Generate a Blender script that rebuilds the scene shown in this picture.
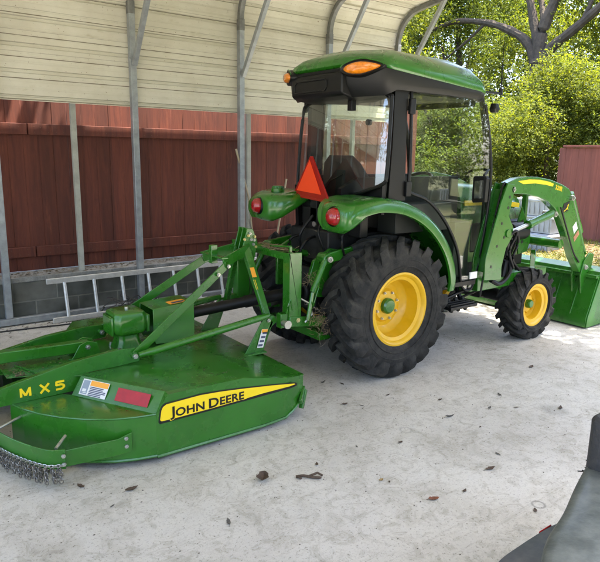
import bpy, bmesh, math, random
from mathutils import Vector as V, Matrix
random.seed(11)
C = bpy.context.scene
for o in list(bpy.data.objects): bpy.data.objects.remove(o)
# ------------------------------------------------------------------ camera
cam_d = bpy.data.cameras.new('camera'); cam = bpy.data.objects.new('camera', cam_d)
C.collection.objects.link(cam); C.camera = cam
cam_d.sensor_width = 36; cam_d.sensor_fit = 'HORIZONTAL'; cam_d.lens = 36*605/600
cam_d.clip_start = .02; cam_d.clip_end = 600
Rm = ((.8028,.1109,-.5859),(-.5960,.1773,-.7831),(.0171,.9779,.2085))
def _norm(v): return v.normalized()
cz = _norm(V((Rm[0][2],Rm[1][2],Rm[2][2]))); cx = V((Rm[0][0],Rm[1][0],Rm[2][0])); cx = _norm(cx-cz*cx.dot(cz))
# world axes in camera space are the rows; columns are the camera's axes in the world
cy = cz.cross(cx)
cam.matrix_world = Matrix(((cx.x,cy.x,cz.x,0),(cx.y,cy.y,cz.y,0),(cx.z,cy.z,cz.z,1.68),(0,0,0,1)))
# ------------------------------------------------------------------ light
SUN = V((.27,-.185,1)).normalized()
elev = math.asin(SUN.z)
W = bpy.data.worlds.new('World'); C.world = W; W.use_nodes = True
wn = W.node_tree.nodes; wl = W.node_tree.links
sky = wn.new('ShaderNodeTexSky'); sky.sky_type = 'NISHITA'; sky.sun_disc = False
sky.air_density = .6; sky.dust_density = 2.5; sky.ozone_density = .8; sky.sun_elevation = elev; sky.sun_rotation = math.atan2(SUN.x, SUN.y)
wl.new(sky.outputs[0], wn['Background'].inputs[0]); wn['Background'].inputs[1].default_value = .15
sd = bpy.data.lights.new('sun','SUN'); so = bpy.data.objects.new('sun', sd); C.collection.objects.link(so)
sd.energy = 2.4; sd.angle = math.radians(.5); sd.color = (1,.92,.78)
so.rotation_euler = SUN.to_track_quat('Z','Y').to_euler(); so.location = (0,0,20)
C.view_settings.view_transform = 'Standard'; C.view_settings.look = 'None'
C.view_settings.gamma = 1; C.view_settings.use_curve_mapping = False
C.view_settings.exposure = 3.62
# ------------------------------------------------------------------ materials
def mat(name, col, rough=.5, metal=0, var=0, vscale=6, bump=0, bscale=60, spec=.5, coat=0, col2=None, dust=0, dustcol=(.30,.28,.24), detail=6):
    m = bpy.data.materials.new(name); m.use_nodes = True
    n = m.node_tree.nodes; l = m.node_tree.links; b = n['Principled BSDF']
    b.inputs['Base Color'].default_value = (*col,1); b.inputs['Roughness'].default_value = rough
    b.inputs['Metallic'].default_value = metal; b.inputs['Specular IOR Level'].default_value = spec
    b.inputs['Coat Weight'].default_value = coat; b.inputs['Coat Roughness'].default_value = .12
    tc = n.new('ShaderNodeTexCoord')
    out = None
    if var or col2:
        t = n.new('ShaderNodeTexNoise'); t.inputs['Scale'].default_value = vscale; t.inputs['Detail'].default_value = detail
        t.inputs['Roughness'].default_value = .65
        l.new(tc.outputs['Object'], t.inputs['Vector'])
        r = n.new('ShaderNodeValToRGB'); r.color_ramp.elements[0].position = .35; r.color_ramp.elements[1].position = .68
        c2 = col2 or tuple(c*(1-var) for c in col)
        r.color_ramp.elements[0].color = (*c2,1); r.color_ramp.elements[1].color = (*col,1)
        l.new(t.outputs['Fac'], r.inputs[0]); out = r.outputs[0]
        if not metal:
            mr = n.new('ShaderNodeMapRange'); mr.inputs['To Min'].default_value = max(0,rough-.08); mr.inputs['To Max'].default_value = min(1,rough+.12)
            l.new(t.outputs['Fac'], mr.inputs[0]); l.new(mr.outputs[0], b.inputs['Roughness'])
    if dust:
        t2 = n.new('ShaderNodeTexNoise'); t2.inputs['Scale'].default_value = 9; t2.inputs['Detail'].default_value = 9; t2.inputs['Roughness'].default_value = .7
        l.new(tc.outputs['Object'], t2.inputs['Vector'])
        g = n.new('ShaderNodeNewGeometry'); sx = n.new('ShaderNodeSeparateXYZ'); l.new(g.outputs['Normal'], sx.inputs[0])
        up = n.new('ShaderNodeMapRange'); up.inputs['From Min'].default_value = .0; up.inputs['From Max'].default_value = 1.0
        up.inputs['To Min'].default_value = .35; up.inputs['To Max'].default_value = 1
        l.new(sx.outputs[2], up.inputs[0])
        r2 = n.new('ShaderNodeMapRange'); r2.inputs['From Min'].default_value = .42; r2.inputs['From Max'].default_value = .75; r2.inputs['To Max'].default_value = dust
        l.new(t2.outputs['Fac'], r2.inputs[0])
        mu = n.new('ShaderNodeMath'); mu.operation = 'MULTIPLY'; l.new(up.outputs[0], mu.inputs[0]); l.new(r2.outputs[0], mu.inputs[1])
        mx = n.new('ShaderNodeMixRGB'); l.new(mu.outputs[0], mx.inputs[0])
        if out: l.new(out, mx.inputs[1])
        else: mx.inputs[1].default_value = (*col,1)
        mx.inputs[2].default_value = (*dustcol,1); out = mx.outputs[0]
    if out: l.new(out, b.inputs['Base Color'])
    if bump:
        t3 = n.new('ShaderNodeTexNoise'); t3.inputs['Scale'].default_value = bscale; t3.inputs['Detail'].default_value = 5
        l.new(tc.outputs['Object'], t3.inputs['Vector'])
        bp = n.new('ShaderNodeBump'); bp.inputs['Strength'].default_value = bump; bp.inputs['Distance'].default_value = .02
        l.new(t3.outputs['Fac'], bp.inputs['Height']); l.new(bp.outputs[0], b.inputs['Normal'])
    return m
G   = mat('green_paint', (.020,.150,.008), .26, var=.18, vscale=5, spec=.5, coat=.45, dust=.06, dustcol=(.10,.20,.07))
GD  = mat('dusty_green_paint', (.022,.150,.009), .26, var=.22, vscale=4, spec=.5, coat=.35, dust=.22, dustcol=(.13,.26,.10))
YL  = mat('yellow_paint', (.78,.46,.006), .4, var=.14, vscale=9, coat=.2, dust=.28, dustcol=(.35,.26,.1))
DY  = mat('decal_yellow', (.86,.62,.01), .4)
BK  = mat('black_plastic', (.0045,.0045,.0045), .42, var=.3, vscale=12, spec=.35, dust=.05, dustcol=(.1,.1,.09))
DBK = mat('decal_black', (.004,.004,.004), .4)
CAST= mat('black_casting', (.007,.007,.0065), .6, var=.4, vscale=10, bump=.2, bscale=30, dust=.15, dustcol=(.12,.10,.08))
RUB = mat('tyre_rubber', (.021,.021,.020), .78, var=.3, vscale=9, bump=.15, bscale=80, spec=.25, dust=.85, dustcol=(.12,.11,.09))
STL = mat('zinc_steel', (.55,.55,.52), .35, metal=.9, var=.2, vscale=30)
CHN = mat('chain_steel', (.30,.28,.25), .5, metal=.8, var=.4, vscale=40)
GAL = mat('galvanised_steel', (.40,.43,.45), .45, metal=.55, var=.3, vscale=14, bump=.05, dust=.2, dustcol=(.3,.27,.22))
GALD= mat('dark_galvanised', (.24,.245,.24), .5, metal=.5, var=.4, vscale=14, dust=.2)
ALU = mat('aluminium', (.62,.62,.60), .42, metal=.5, var=.25, vscale=20, dust=.2)
AMB = mat('amber_lens', (.9,.27,.01), .18, var=.35, vscale=60, coat=.6)
REDL= mat('red_lens', (.42,.006,.01), .15, var=.5, vscale=70, coat=.8)
REFR= mat('red_reflector', (.42,.012,.015), .3, var=.25, vscale=25)
ORG = mat('fluorescent_orange', (.90,.065,.008), .6)
SRED= mat('dark_red_border', (.33,.010,.006), .35)
WHT = mat('label_white', (.72,.72,.70), .5)
ORL = mat('label_orange', (.85,.36,.03), .5)
NVY = mat('label_print', (.05,.06,.12), .5)
SEAT= mat('seat_vinyl', (.022,.025,.021), .6, var=.25)
HEAD= mat('headliner', (.06,.06,.06), .9)
SILV= mat('mirror_glass', (.75,.75,.75), .03, metal=1)
CORD= mat('straw_debris', (.30,.22,.12), .9, var=.4, vscale=60)
def glass(name, tint=(.93,.97,.92), refl=1.0, dirt=.03):
    m = bpy.data.materials.new(name); m.use_nodes = True; n = m.node_tree.nodes; l = m.node_tree.links
    n.remove(n['Principled BSDF'])
    tr = n.new('ShaderNodeBsdfTransparent'); tr.inputs[0].default_value = (*tint,1)
    gl = n.new('ShaderNodeBsdfGlossy'); gl.inputs['Roughness'].default_value = .015
    lw = n.new('ShaderNodeLayerWeight'); lw.inputs[0].default_value = .5
    pw = n.new('ShaderNodeMath'); pw.operation = 'POWER'; pw.inputs[1].default_value = 4.0; l.new(lw.outputs['Facing'], pw.inputs[0])
    mm = n.new('ShaderNodeMath'); mm.operation = 'MULTIPLY_ADD'; mm.use_clamp = True; mm.inputs[1].default_value = .9; mm.inputs[2].default_value = .055*refl
    l.new(pw.outputs[0], mm.inputs[0])
    mx = n.new('ShaderNodeMixShader'); l.new(mm.outputs[0], mx.inputs[0]); l.new(tr.outputs[0], mx.inputs[1]); l.new(gl.outputs[0], mx.inputs[2])
    df = n.new('ShaderNodeBsdfDiffuse'); df.inputs[0].default_value = (.32,.31,.26,1)
    tc = n.new('ShaderNodeTexCoord'); ns = n.new('ShaderNodeTexNoise'); ns.inputs['Scale'].default_value = 9; ns.inputs['Detail'].default_value = 8
    mp = n.new('ShaderNodeMapping'); mp.inputs['Scale'].default_value = (1,1,.18); l.new(tc.outputs['Object'], mp.inputs[0]); l.new(mp.outputs[0], ns.inputs['Vector'])
    mr = n.new('ShaderNodeMapRange'); mr.inputs['From Min'].default_value = .45; mr.inputs['From Max'].default_value = .8; mr.inputs['To Min'].default_value = dirt*.25; mr.inputs['To Max'].default_value = dirt*2
    l.new(ns.outputs[0], mr.inputs[0])
    m2 = n.new('ShaderNodeMixShader'); l.new(mr.outputs[0], m2.inputs[0]); l.new(mx.outputs[0], m2.inputs[1]); l.new(df.outputs[0], m2.inputs[2])
    l.new(m2.outputs[0], n['Material Output'].inputs[0])
    return m
GLS = glass('cab_glass', refl=1.5); GLR = glass('rear_glass', tint=(.92,.96,.92), refl=2.6, dirt=.05)

# ------------------------------------------------------------------ mesh helpers
def axes(d, up=V((0,0,1))):
    d = d.normalized()
    if abs(d.dot(up)) > .98: up = V((1,0,0))
    s = d.cross(up).normalized(); u = s.cross(d).normalized()
    return d, s, u
class MB:
    def __init__(s): s.v = []; s.f = []; s.sm = []
    def add(s, vs, fs, smooth=False):
        o = len(s.v); s.v += [V(a) for a in vs]
        for f in fs: s.f.append([o+i for i in f]); s.sm.append(smooth)
        return s
    def box(s, c, d, rot=None):
        c = V(c); q = []
        for x in (-.5,.5):
            for y in (-.5,.5):
                for z in (-.5,.5):
                    p = V((x*d[0],y*d[1],z*d[2]))
                    if rot: p = rot @ p
                    q.append(c+p)
        return s.add(q, [(0,1,3,2),(4,6,7,5),(0,4,5,1),(2,3,7,6),(0,2,6,4),(1,5,7,3)])
    def bx(s, a, b):   # box from corner a to corner b
        a = V(a); b = V(b); return s.box((a+b)/2, [abs(t) for t in (b-a)])
    def bar(s, p, q, w, h, up=(0,0,1)):   # w across, h along up
        p = V(p); q = V(q); d, sd, u = axes(q-p, V(up)); vs = []
        for e in (p, q):
            for a, b in ((-1,-1),(1,-1),(1,1),(-1,1)): vs.append(e+sd*(a*w/2)+u*(b*h/2))
        return s.add(vs, [(3,2,1,0),(4,5,6,7),(0,1,5,4),(1,2,6,5),(2,3,7,6),(3,0,4,7)])
    def tube(s, pts, r, n=10, cap=True, up=(0,0,1)):
        pts = [V(p) for p in pts]; rs = r if isinstance(r,(list,tuple)) else [r]*len(pts)
        vs = []; fs = []; pu = V(up)
        for i, p in enumerate(pts):
            t = (pts[min(i+1,len(pts)-1)]-pts[max(i-1,0)])
            d, sd, u = axes(t, pu)
            for k in range(n):
                a = 2*math.pi*k/n; vs.append(p+(sd*math.cos(a)+u*math.sin(a))*rs[i])
        for i in range(len(pts)-1):
            for k in range(n):
                a = i*n+k; b = i*n+(k+1)%n; fs.append((a,b,b+n,a+n))
        s.add(vs, fs, True)
        if cap:
            o = len(pts)-1
            s.add(vs[:n], [tuple(range(n))[::-1]]); s.add(vs[o*n:], [tuple(range(n))])
        return s
    def cyl(s, p, q, r, n=16, r2=None): return s.tube([p,q], [r, r if r2 is None else r2], n)
    def lathe(s, c, axis, prof, n=48):   # prof: (radius, along)
        c = V(c); d, a, b = axes(V(axis)); vs = []; fs = []
        for r, h in prof:
            for k in range(n):
                t = 2*math.pi*k/n; vs.append(c+d*h+(a*math.cos(t)+b*math.sin(t))*r)
        for i in range(len(prof)-1):
            for k in range(n):
                p = i*n+k; q = i*n+(k+1)%n; fs.append((p,q,q+n,p+n))
        return s.add(vs, fs, True)
    def prism(s, poly, off):   # poly: list of 3D points, extruded by off
        poly = [V(p) for p in poly]; off = V(off); n = len(poly)
        vs = poly+[p+off for p in poly]
        fs = [tuple(range(n))[::-1], tuple(range(n,2*n))]+[(i,(i+1)%n,(i+1)%n+n,i+n) for i in range(n)]
        return s.add(vs, fs)
    def plate(s, xz, y0, y1): return s.prism([(x,y0,z) for x, z in xz], (0,y1-y0,0))
    def loft(s, secs, smooth=True, cap=True, closed=True):
        n = len(secs[0]); vs = [p for c in secs for p in c]; fs = []
        for i in range(len(secs)-1):
            for k in range(n if closed else n-1):
                a = i*n+k; b = i*n+(k+1)%n; fs.append((a,b,b+n,a+n))
        s.add(vs, fs, smooth)
        if cap: s.add(secs[0], [tuple(range(n))[::-1]]); s.add(secs[-1], [tuple(range(n))])
        return s
    def bolt(s, p, d, r=.013, h=.010):
        p = V(p); d = V(d).normalized(); return s.tube([p,p+d*h],[r,r*.9],6).tube([p+d*h,p+d*(h*2.0)],[r*.55,r*.5],8)
    def mirror(s, yc):
        m = MB(); m.v = [V((p.x,2*yc-p.y,p.z)) for p in s.v]; m.f = [f[::-1] for f in s.f]; m.sm = list(s.sm); return m
    def build(s, name, m, parent=None, bevel=0, seg=2, sub=0, ang=35, props=None):
        me = bpy.data.meshes.new(name)
        base = V((0,0,0)); p = parent
        while p is not None: base += p.location; p = p.parent
        if parent is None:
            loc = V((0,0,0))
        else: loc = V((0,0,0))
        me.from_pydata([v-base for v in s.v], [], s.f)
        bm = bmesh.new(); bm.from_mesh(me)
        bmesh.ops.remove_doubles(bm, verts=bm.verts, dist=1e-5)
        bmesh.ops.recalc_face_normals(bm, faces=bm.faces)
        bm.to_mesh(me); bm.free()
        me.materials.append(m)
        for f in me.polygons: f.use_smooth = True
        me.set_sharp_from_angle(angle=math.radians(ang))
        o = bpy.data.objects.new(name, me); C.collection.objects.link(o); o.parent = parent; o.location = loc
        if sub:
            md = o.modifiers.new('sub','SUBSURF'); md.levels = sub; md.render_levels = sub
        if bevel:
            md = o.modifiers.new('bev','BEVEL'); md.width = bevel; md.segments = seg; md.limit_method = 'ANGLE'; md.angle_limit = math.radians(32)
            md.harden_normals = False
        if props:
            for k, v in props.items(): o[k] = v
        return o
def tag(o, label=None, cat=None, group=None, kind=None):
    for k, v in (('label',label),('category',cat),('group',group),('kind',kind)):
        if v: o[k] = v
    return o
def empty(name, loc, label, cat, group=None):
    o = bpy.data.objects.new(name, None); C.collection.objects.link(o); o.location = loc; o.empty_display_size = .2
    return tag(o, label, cat, group)
def copy_tree(o, parent=None):
    c = o.copy(); C.collection.objects.link(c); c.parent = parent
    for ch in list(o.children): copy_tree(ch, c)
    return c
def text_mb(txt, size, origin, xd, yd, depth=.001, bold=0, spacing=1, shear=0, align='LEFT', xs=1):
    cu = bpy.data.curves.new('t','FONT'); cu.body = txt; cu.size = size; cu.offset = bold; cu.space_character = spacing; cu.shear = shear
    cu.align_x = align; cu.resolution_u = 3; cu.extrude = 0
    ob = bpy.data.objects.new('t', cu); C.collection.objects.link(ob)
    dg = bpy.context.evaluated_depsgraph_get(); me = bpy.data.meshes.new_from_object(ob.evaluated_get(dg))
    xd = V(xd).normalized(); yd = V(yd); yd = (yd-xd*yd.dot(xd)).normalized(); nd = xd.cross(yd); o = V(origin)
    m = MB(); m.add([o+xd*(v.co.x*xs)+yd*v.co.y+nd*depth for v in me.vertices], [tuple(p.vertices) for p in me.polygons])
    bpy.data.objects.remove(ob); bpy.data.curves.remove(cu); bpy.data.meshes.remove(me)
    return m
def cr(pts, n=6):   # Catmull-Rom
    P = [V(p) for p in pts]; P = [2*P[0]-P[1]]+P+[2*P[-1]-P[-2]]; out = []
    for i in range(1,len(P)-2):
        for k in range(n):
            t = k/n; a,b,c,d = P[i-1:i+3]
            out.append(.5*((2*b)+(c-a)*t+(2*a-5*b+4*c-d)*t*t+(3*b-a-3*c+d)*t**3))
    return out+[P[-2]]

# ================================================================== SETTING
def ground_mat():
    m = bpy.data.materials.new('concrete'); m.use_nodes = True; n = m.node_tree.nodes; l = m.node_tree.links; b = n['Principled BSDF']
    tc = n.new('ShaderNodeTexCoord')
    def noise(sc, det=8, ro=.6, dist=0, vec=None):
        t = n.new('ShaderNodeTexNoise'); t.inputs['Scale'].default_value = sc; t.inputs['Detail'].default_value = det; t.inputs['Roughness'].default_value = ro; t.inputs['Distortion'].default_value = dist
        l.new(vec or tc.outputs['Object'], t.inputs['Vector']); return t.outputs['Fac']
    def ramp(fac, a, b_, ca, cb):
        r = n.new('ShaderNodeValToRGB'); e = r.color_ramp.elements; e[0].position = a; e[1].position = b_; e[0].color = (*ca,1); e[1].color = (*cb,1)
        l.new(fac, r.inputs[0]); return r.outputs[0]
    def mul(a, b_, f=1):
        x = n.new('ShaderNodeMixRGB'); x.blend_type = 'MULTIPLY'; x.inputs[0].default_value = f; l.new(a, x.inputs[1]); l.new(b_, x.inputs[2]); return x.outputs[0]
    c = ramp(noise(.9,9,.62,.4), .3, .7, (.465,.44,.385), (.61,.585,.52))
    c = mul(c, ramp(noise(3.2,10,.72,.6), .36, .52, (.82,.81,.78), (1,1,1)))
    c = mul(c, ramp(noise(11,10,.75,1.2), .40, .50, (.80,.79,.76), (1,1,1)))
    c = mul(c, ramp(noise(70,6,.7), .34, .44, (.50,.49,.46), (1,1,1)))
    c = mul(c, ramp(noise(220,3,.6), .30, .42, (.72,.71,.69), (1,1,1)))
    # scratchy drag marks
    mp = n.new('ShaderNodeMapping'); mp.inputs['Rotation'].default_value = (0,0,math.radians(28)); mp.inputs['Scale'].default_value = (1.2,22,1); l.new(tc.outputs['Object'], mp.inputs[0])
    c = mul(c, ramp(noise(1.6,8,.7,.8,mp.outputs[0]), .33, .43, (.84,.83,.81), (1,1,1)))
    # round can-shaped rust rings and a stain
    sx = n.new('ShaderNodeSeparateXYZ'); l.new(tc.outputs['Object'], sx.inputs[0])
    for (px, py, r, w, k) in RINGS:
        cmb = n.new('ShaderNodeVectorMath'); cmb.operation = 'DISTANCE'; cmb.inputs[1].default_value = (px,py,0); l.new(tc.outputs['Object'], cmb.inputs[0])
        s1 = n.new('ShaderNodeMath'); s1.operation = 'SUBTRACT'; s1.inputs[1].default_value = r; l.new(cmb.outputs['Value'], s1.inputs[0])
        ab = n.new('ShaderNodeMath'); ab.operation = 'ABSOLUTE'; l.new(s1.outputs[0], ab.inputs[0])
        mr = n.new('ShaderNodeMapRange'); mr.inputs['From Min'].default_value = w*.4; mr.inputs['From Max'].default_value = w; mr.inputs['To Min'].default_value = k; mr.inputs['To Max'].default_value = 1
        l.new(ab.outputs[0], mr.inputs[0])
        cc = n.new('ShaderNodeCombineXYZ'); [l.new(mr.outputs[0], cc.inputs[i]) for i in range(3)]
        c = mul(c, cc.outputs[0])
    l.new(c, b.inputs['Base Color']); b.inputs['Roughness'].default_value = .85
    bp = n.new('ShaderNodeBump'); bp.inputs['Strength'].default_value = .35; bp.inputs['Distance'].default_value = .01
    l.new(noise(45,10,.75), bp.inputs['Height']); l.new(bp.outputs[0], b.inputs['Normal'])
    return m
RINGS = [(2.57,1.44,.030,.008,.60),(2.33,1.35,.02,.03,.85),(2.63,2.39,.035,.010,.80),(2.91,1.78,.02,.06,.92),(3.69,2.03,.02,.09,.78)]
def soil_mat():
    m = mat('lawn', (.085,.10,.022), .95, col2=(.075,.065,.028), vscale=1.1, bump=.6, bscale=30, detail=10); return m
g = MB()
N = 24
for i in range(N+1):
    for j in range(N+1):
        x = -60+150*i/N; y = -60+150*j/N; g.v.append(V((x,y,-.03+0*x)))
for i in range(N):
    for j in range(N): a = i*(N+1)+j; g.f.append([a,a+N+1,a+N+2,a+1]); g.sm.append(False)
tag(g.build('ground', soil_mat()), kind='structure')
s = MB(); s.bx((-9,-4.5,-.12),(8.3,6.42,0))
tag(s.build('concrete_slab', ground_mat()), kind='structure')

# ------------------------------------------------------------------ carport
def siding_mat():
    m = bpy.data.materials.new('cream_siding'); m.use_nodes = True; n = m.node_tree.nodes; l = m.node_tree.links; b = n['Principled BSDF']
    tc = n.new('ShaderNodeTexCoord')
    def N_(sc, scale=(1,1,1), det=8, ro=.65):
        mp = n.new('ShaderNodeMapping'); mp.inputs['Scale'].default_value = scale; l.new(tc.outputs['Object'], mp.inputs[0])
        t = n.new('ShaderNodeTexNoise'); t.inputs['Scale'].default_value = sc; t.inputs['Detail'].default_value = det; t.inputs['Roughness'].default_value = ro; l.new(mp.outputs[0], t.inputs['Vector']); return t.outputs['Fac']
    def rp(f, a, b_, ca, cb):
        r = n.new('ShaderNodeValToRGB'); e = r.color_ramp.elements; e[0].position=a; e[1].position=b_; e[0].color=(*ca,1); e[1].color=(*cb,1); l.new(f, r.inputs[0]); return r.outputs[0]
    def mul(a, c): 
        x = n.new('ShaderNodeMixRGB'); x.blend_type='MULTIPLY'; x.inputs[0].default_value=1; l.new(a,x.inputs[1]); l.new(c,x.inputs[2]); return x.outputs[0]
    c = rp(N_(2.5), .3, .7, (.55,.52,.42), (.66,.64,.54))
    c = mul(c, rp(N_(6,(.6,1,2)), .28, .40, (.80,.77,.68), (1,1,1)))
    c = mul(c, rp(N_(42,det=3), .29, .335, (.32,.25,.17), (1,1,1)))   # mud-dauber specks
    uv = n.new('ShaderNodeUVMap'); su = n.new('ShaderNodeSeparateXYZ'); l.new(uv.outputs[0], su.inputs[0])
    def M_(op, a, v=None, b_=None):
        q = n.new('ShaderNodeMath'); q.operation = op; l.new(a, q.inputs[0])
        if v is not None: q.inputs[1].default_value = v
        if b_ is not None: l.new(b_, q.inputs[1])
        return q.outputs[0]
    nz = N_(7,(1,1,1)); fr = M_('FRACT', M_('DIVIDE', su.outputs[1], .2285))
    for pos, w, k in ((.010/.2285,.016,.92),(.056/.2285,.010,.42)):  # shade of the ribs painted as two dark lines along the lips
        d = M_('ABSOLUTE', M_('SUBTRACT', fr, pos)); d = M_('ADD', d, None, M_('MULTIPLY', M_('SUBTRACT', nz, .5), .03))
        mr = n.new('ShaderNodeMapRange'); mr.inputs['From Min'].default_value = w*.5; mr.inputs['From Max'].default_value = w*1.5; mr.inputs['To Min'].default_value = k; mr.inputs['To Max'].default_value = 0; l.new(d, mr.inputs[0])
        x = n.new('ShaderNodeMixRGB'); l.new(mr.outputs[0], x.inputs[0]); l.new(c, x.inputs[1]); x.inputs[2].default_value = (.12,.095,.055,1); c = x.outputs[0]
    l.new(c, b.inputs['Base Color']); b.inputs['Roughness'].default_value = .42
    return m
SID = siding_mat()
YW = 6.12
# section of wall + eave curve + roof, as (y,z), outward side = +
def arch_path(off=0):
    pts = [(YW+off,2.1),(YW+off,3.13)]
    R_ = .36+off; cyy = YW-.36; czz = 3.13
    for k in range(1,9):
        a = math.radians(10*k*1.0); pts.append((cyy+R_*math.cos(a), czz+R_*math.sin(a)))
    y0, z0 = pts[-1]
    for k in range(1,7): pts.append((y0-k*.47, z0+k*.47*.14))
    return pts
def sheet_profile():   # ribbed sheet following the arch path
    base = arch_path(.045); P = [V((0,a,b)) for a, b in base]
    L = [0]
    for i in range(1,len(P)): L.append(L[-1]+(P[i]-P[i-1]).length)
    def at(s_):
        for i in range(1,len(P)):
            if s_ <= L[i] or i == len(P)-1:
                t = (s_-L[i-1])/(L[i]-L[i-1]); p = P[i-1].lerp(P[i],t); d = (P[i]-P[i-1]).normalized(); return p, V((0,d.z,-d.y))
    out = []; s_ = 0; end = L[-1]; pitch = .2285
    while s_ < end-.01:
        for ds, h in ((0,0),(.012,.0),(.018,.026),(.046,.026),(.052,0),(.098,0),(.103,.002),(.116,.002),(.121,0),(.164,0),(.169,.002),(.182,.002),(.187,0)):
            if s_+ds < end:
                p, nn = at(s_+ds); out.append(p+nn*h)
        s_ += pitch
    return out
cp = empty('carport', (2.5,2.5,0), 'open metal carport of cream ribbed sheeting on galvanised square posts', 'carport')
XS0, XS1 = -3.2, 6.2
prof = sheet_profile()
sh = MB(); n_ = len(prof)
for x in (XS0, XS1): sh.v += [V((x,p.y,p.z)) for p in prof]
for k in range(n_-1): sh.f.append([k,k+1,n_+k+1,n_+k]); sh.sm.append(False)
ridge_y = prof[-1].y
shn = sh.mirror(ridge_y)
arcL = [0]
for a_,b_ in zip(prof,prof[1:]): arcL.append(arcL[-1]+(b_-a_).length)
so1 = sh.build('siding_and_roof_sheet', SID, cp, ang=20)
def sheet_uv(o, far=False):   # arc length along the sheet, for the rib shade painted as dark lines on the lips
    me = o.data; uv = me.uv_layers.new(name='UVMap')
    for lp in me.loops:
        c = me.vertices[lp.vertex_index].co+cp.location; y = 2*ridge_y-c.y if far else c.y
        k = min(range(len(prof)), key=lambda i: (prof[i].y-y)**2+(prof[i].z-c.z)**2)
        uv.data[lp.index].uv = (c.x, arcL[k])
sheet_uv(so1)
# far side: only the roof and eave curve (the camera side is open below)
keep = MB(); m0 = {}
for f in shn.f:
    if all(shn.v[i].z > 2.85 for i in f):
        q = []
        for i in f:
            if i not in m0: m0[i] = len(keep.v); keep.v.append(shn.v[i])
            q.append(m0[i])
        keep.f.append(q); keep.sm.append(False)
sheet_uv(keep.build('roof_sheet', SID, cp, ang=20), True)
YF = 2*ridge_y-YW
def frame_at(x, w=.056):
    pts = [V((x,YW,.08)),V((x,YW,3.10))]
    for k in range(0,9):
        a = math.radians(10*k); pts.append(V((x,YW-.40+.40*math.cos(a), 3.10+.40*math.sin(a))))
    y0 = pts[-1].y; z0 = pts[-1].z
    pts.append(V((x,ridge_y,z0+(y0-ridge_y)*.14)))
    full = pts+[V((x,2*ridge_y-p.y,p.z)) for p in pts[-2::-1]]
    return full
def sq_sweep(mb, pts, w):
    secs = []
    for i, p in enumerate(pts):
        t = (pts[min(i+1,len(pts)-1)]-pts[max(i-1,0)]).normalized(); s_ = V((1,0,0)); u = s_.cross(t).normalized()
        secs.append([p+s_*(a*w/2)+u*(b*w/2) for a, b in ((-1,-1),(1,-1),(1,1),(-1,1))])
    mb.loft(secs, smooth=False)
posts_x = [-2.7,-1.42,-.15,1.12,2.44,3.70,4.97,6.15]
for x in posts_x:
    fr = frame_at(x)
    lo = MB(); sq_sweep(lo, fr[:2], .062); lo.build('post', GAL, cp, bevel=.004)
    up = MB(); sq_sweep(up, fr[1:-1], .056)
    # bow splice: short sleeve at the knee, crimped
    sq_sweep(up, [V((x,YW,2.98)),V((x,YW,3.10))], .066)
    up.build('roof_bow', GALD, cp, bevel=.004)
    lo2 = MB(); sq_sweep(lo2, fr[-2:], .062); lo2.build('post', GAL, cp, bevel=.004)
    br = MB(); br.bar((x+.0,YW-.05,2.50),(x,YW-.78,3.56),.044,.05,(0,1,1)); br.bolt((x-.035,YW-.05,2.56),(-1,0,0),.012)
    br.build('knee_brace', GAL, cp, bevel=.004)
    br = MB(); br.bar((x,YF+.05,2.50),(x,YF+.78,3.56),.044,.05,(0,1,1)); br.build('knee_brace', GAL, cp, bevel=.004)
for y in (YW,YF):
    r_ = MB(); r_.bx((XS0,y-.03,.012),(6.19,y+.03,.075)); r_.build('base_rail', GAL, cp, bevel=.004)
for x in (.45,1.86,3.87,5.5):
    st = MB(); st.bx((x-.026,YW+.10,.45),(x+.026,YW+.145,2.25)); st.build('stud', mat('weathered_pale_stud',(.42,.43,.38),.7,var=.3,vscale=8), cp, bevel=.003)

# ------------------------------------------------------------------ block wall and fence behind it
def block_mat():
    m = bpy.data.materials.new('dark_block'); m.use_nodes = True; n = m.node_tree.nodes; l = m.node_tree.links; b = n['Principled BSDF']
    tc = n.new('ShaderNodeTexCoord'); sx = n.new('ShaderNodeSeparateXYZ'); l.new(tc.outputs['Object'], sx.inputs[0])
    cb = n.new('ShaderNodeCombineXYZ'); l.new(sx.outputs[0], cb.inputs[0]); l.new(sx.outputs[2], cb.inputs[1])
    br = n.new('ShaderNodeTexBrick'); br.inputs['Scale'].default_value = 1; br.inputs['Brick Width'].default_value = .41; br.inputs['Row Height'].default_value = .205
    br.inputs['Mortar Size'].default_value = .008; br.inputs['Mortar Smooth'].default_value = .4
    br.inputs['Color1'].default_value = (.085,.09,.085,1); br.inputs['Color2'].default_value = (.12,.12,.11,1); br.inputs['Mortar'].default_value = (.17,.17,.155,1)
    l.new(cb.outputs[0], br.inputs['Vector'])
    t = n.new('ShaderNodeTexNoise'); t.inputs['Scale'].default_value = 4; t.inputs['Detail'].default_value = 10; l.new(tc.outputs['Object'], t.inputs['Vector'])
    r = n.new('ShaderNodeValToRGB'); e = r.color_ramp.elements; e[0].position=.35; e[1].position=.65; e[0].color=(.55,.55,.5,1); e[1].color=(1.3,1.3,1.25,1); l.new(t.outputs[0], r.inputs[0])
    x = n.new('ShaderNodeMixRGB'); x.blend_type='MULTIPLY'; x.inputs[0].default_value=1; l.new(br.outputs[0], x.inputs[1]); l.new(r.outputs[0], x.inputs[2])
    l.new(x.outputs[0], b.inputs['Base Color']); b.inputs['Roughness'].default_value=.95
    bp = n.new('ShaderNodeBump'); bp.inputs['Strength'].default_value=.5; bp.inputs['Distance'].default_value=.01; bp.invert=True
    l.new(br.outputs['Fac'], bp.inputs['Height']); l.new(bp.outputs[0], b.inputs['Normal'])
    return m
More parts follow.
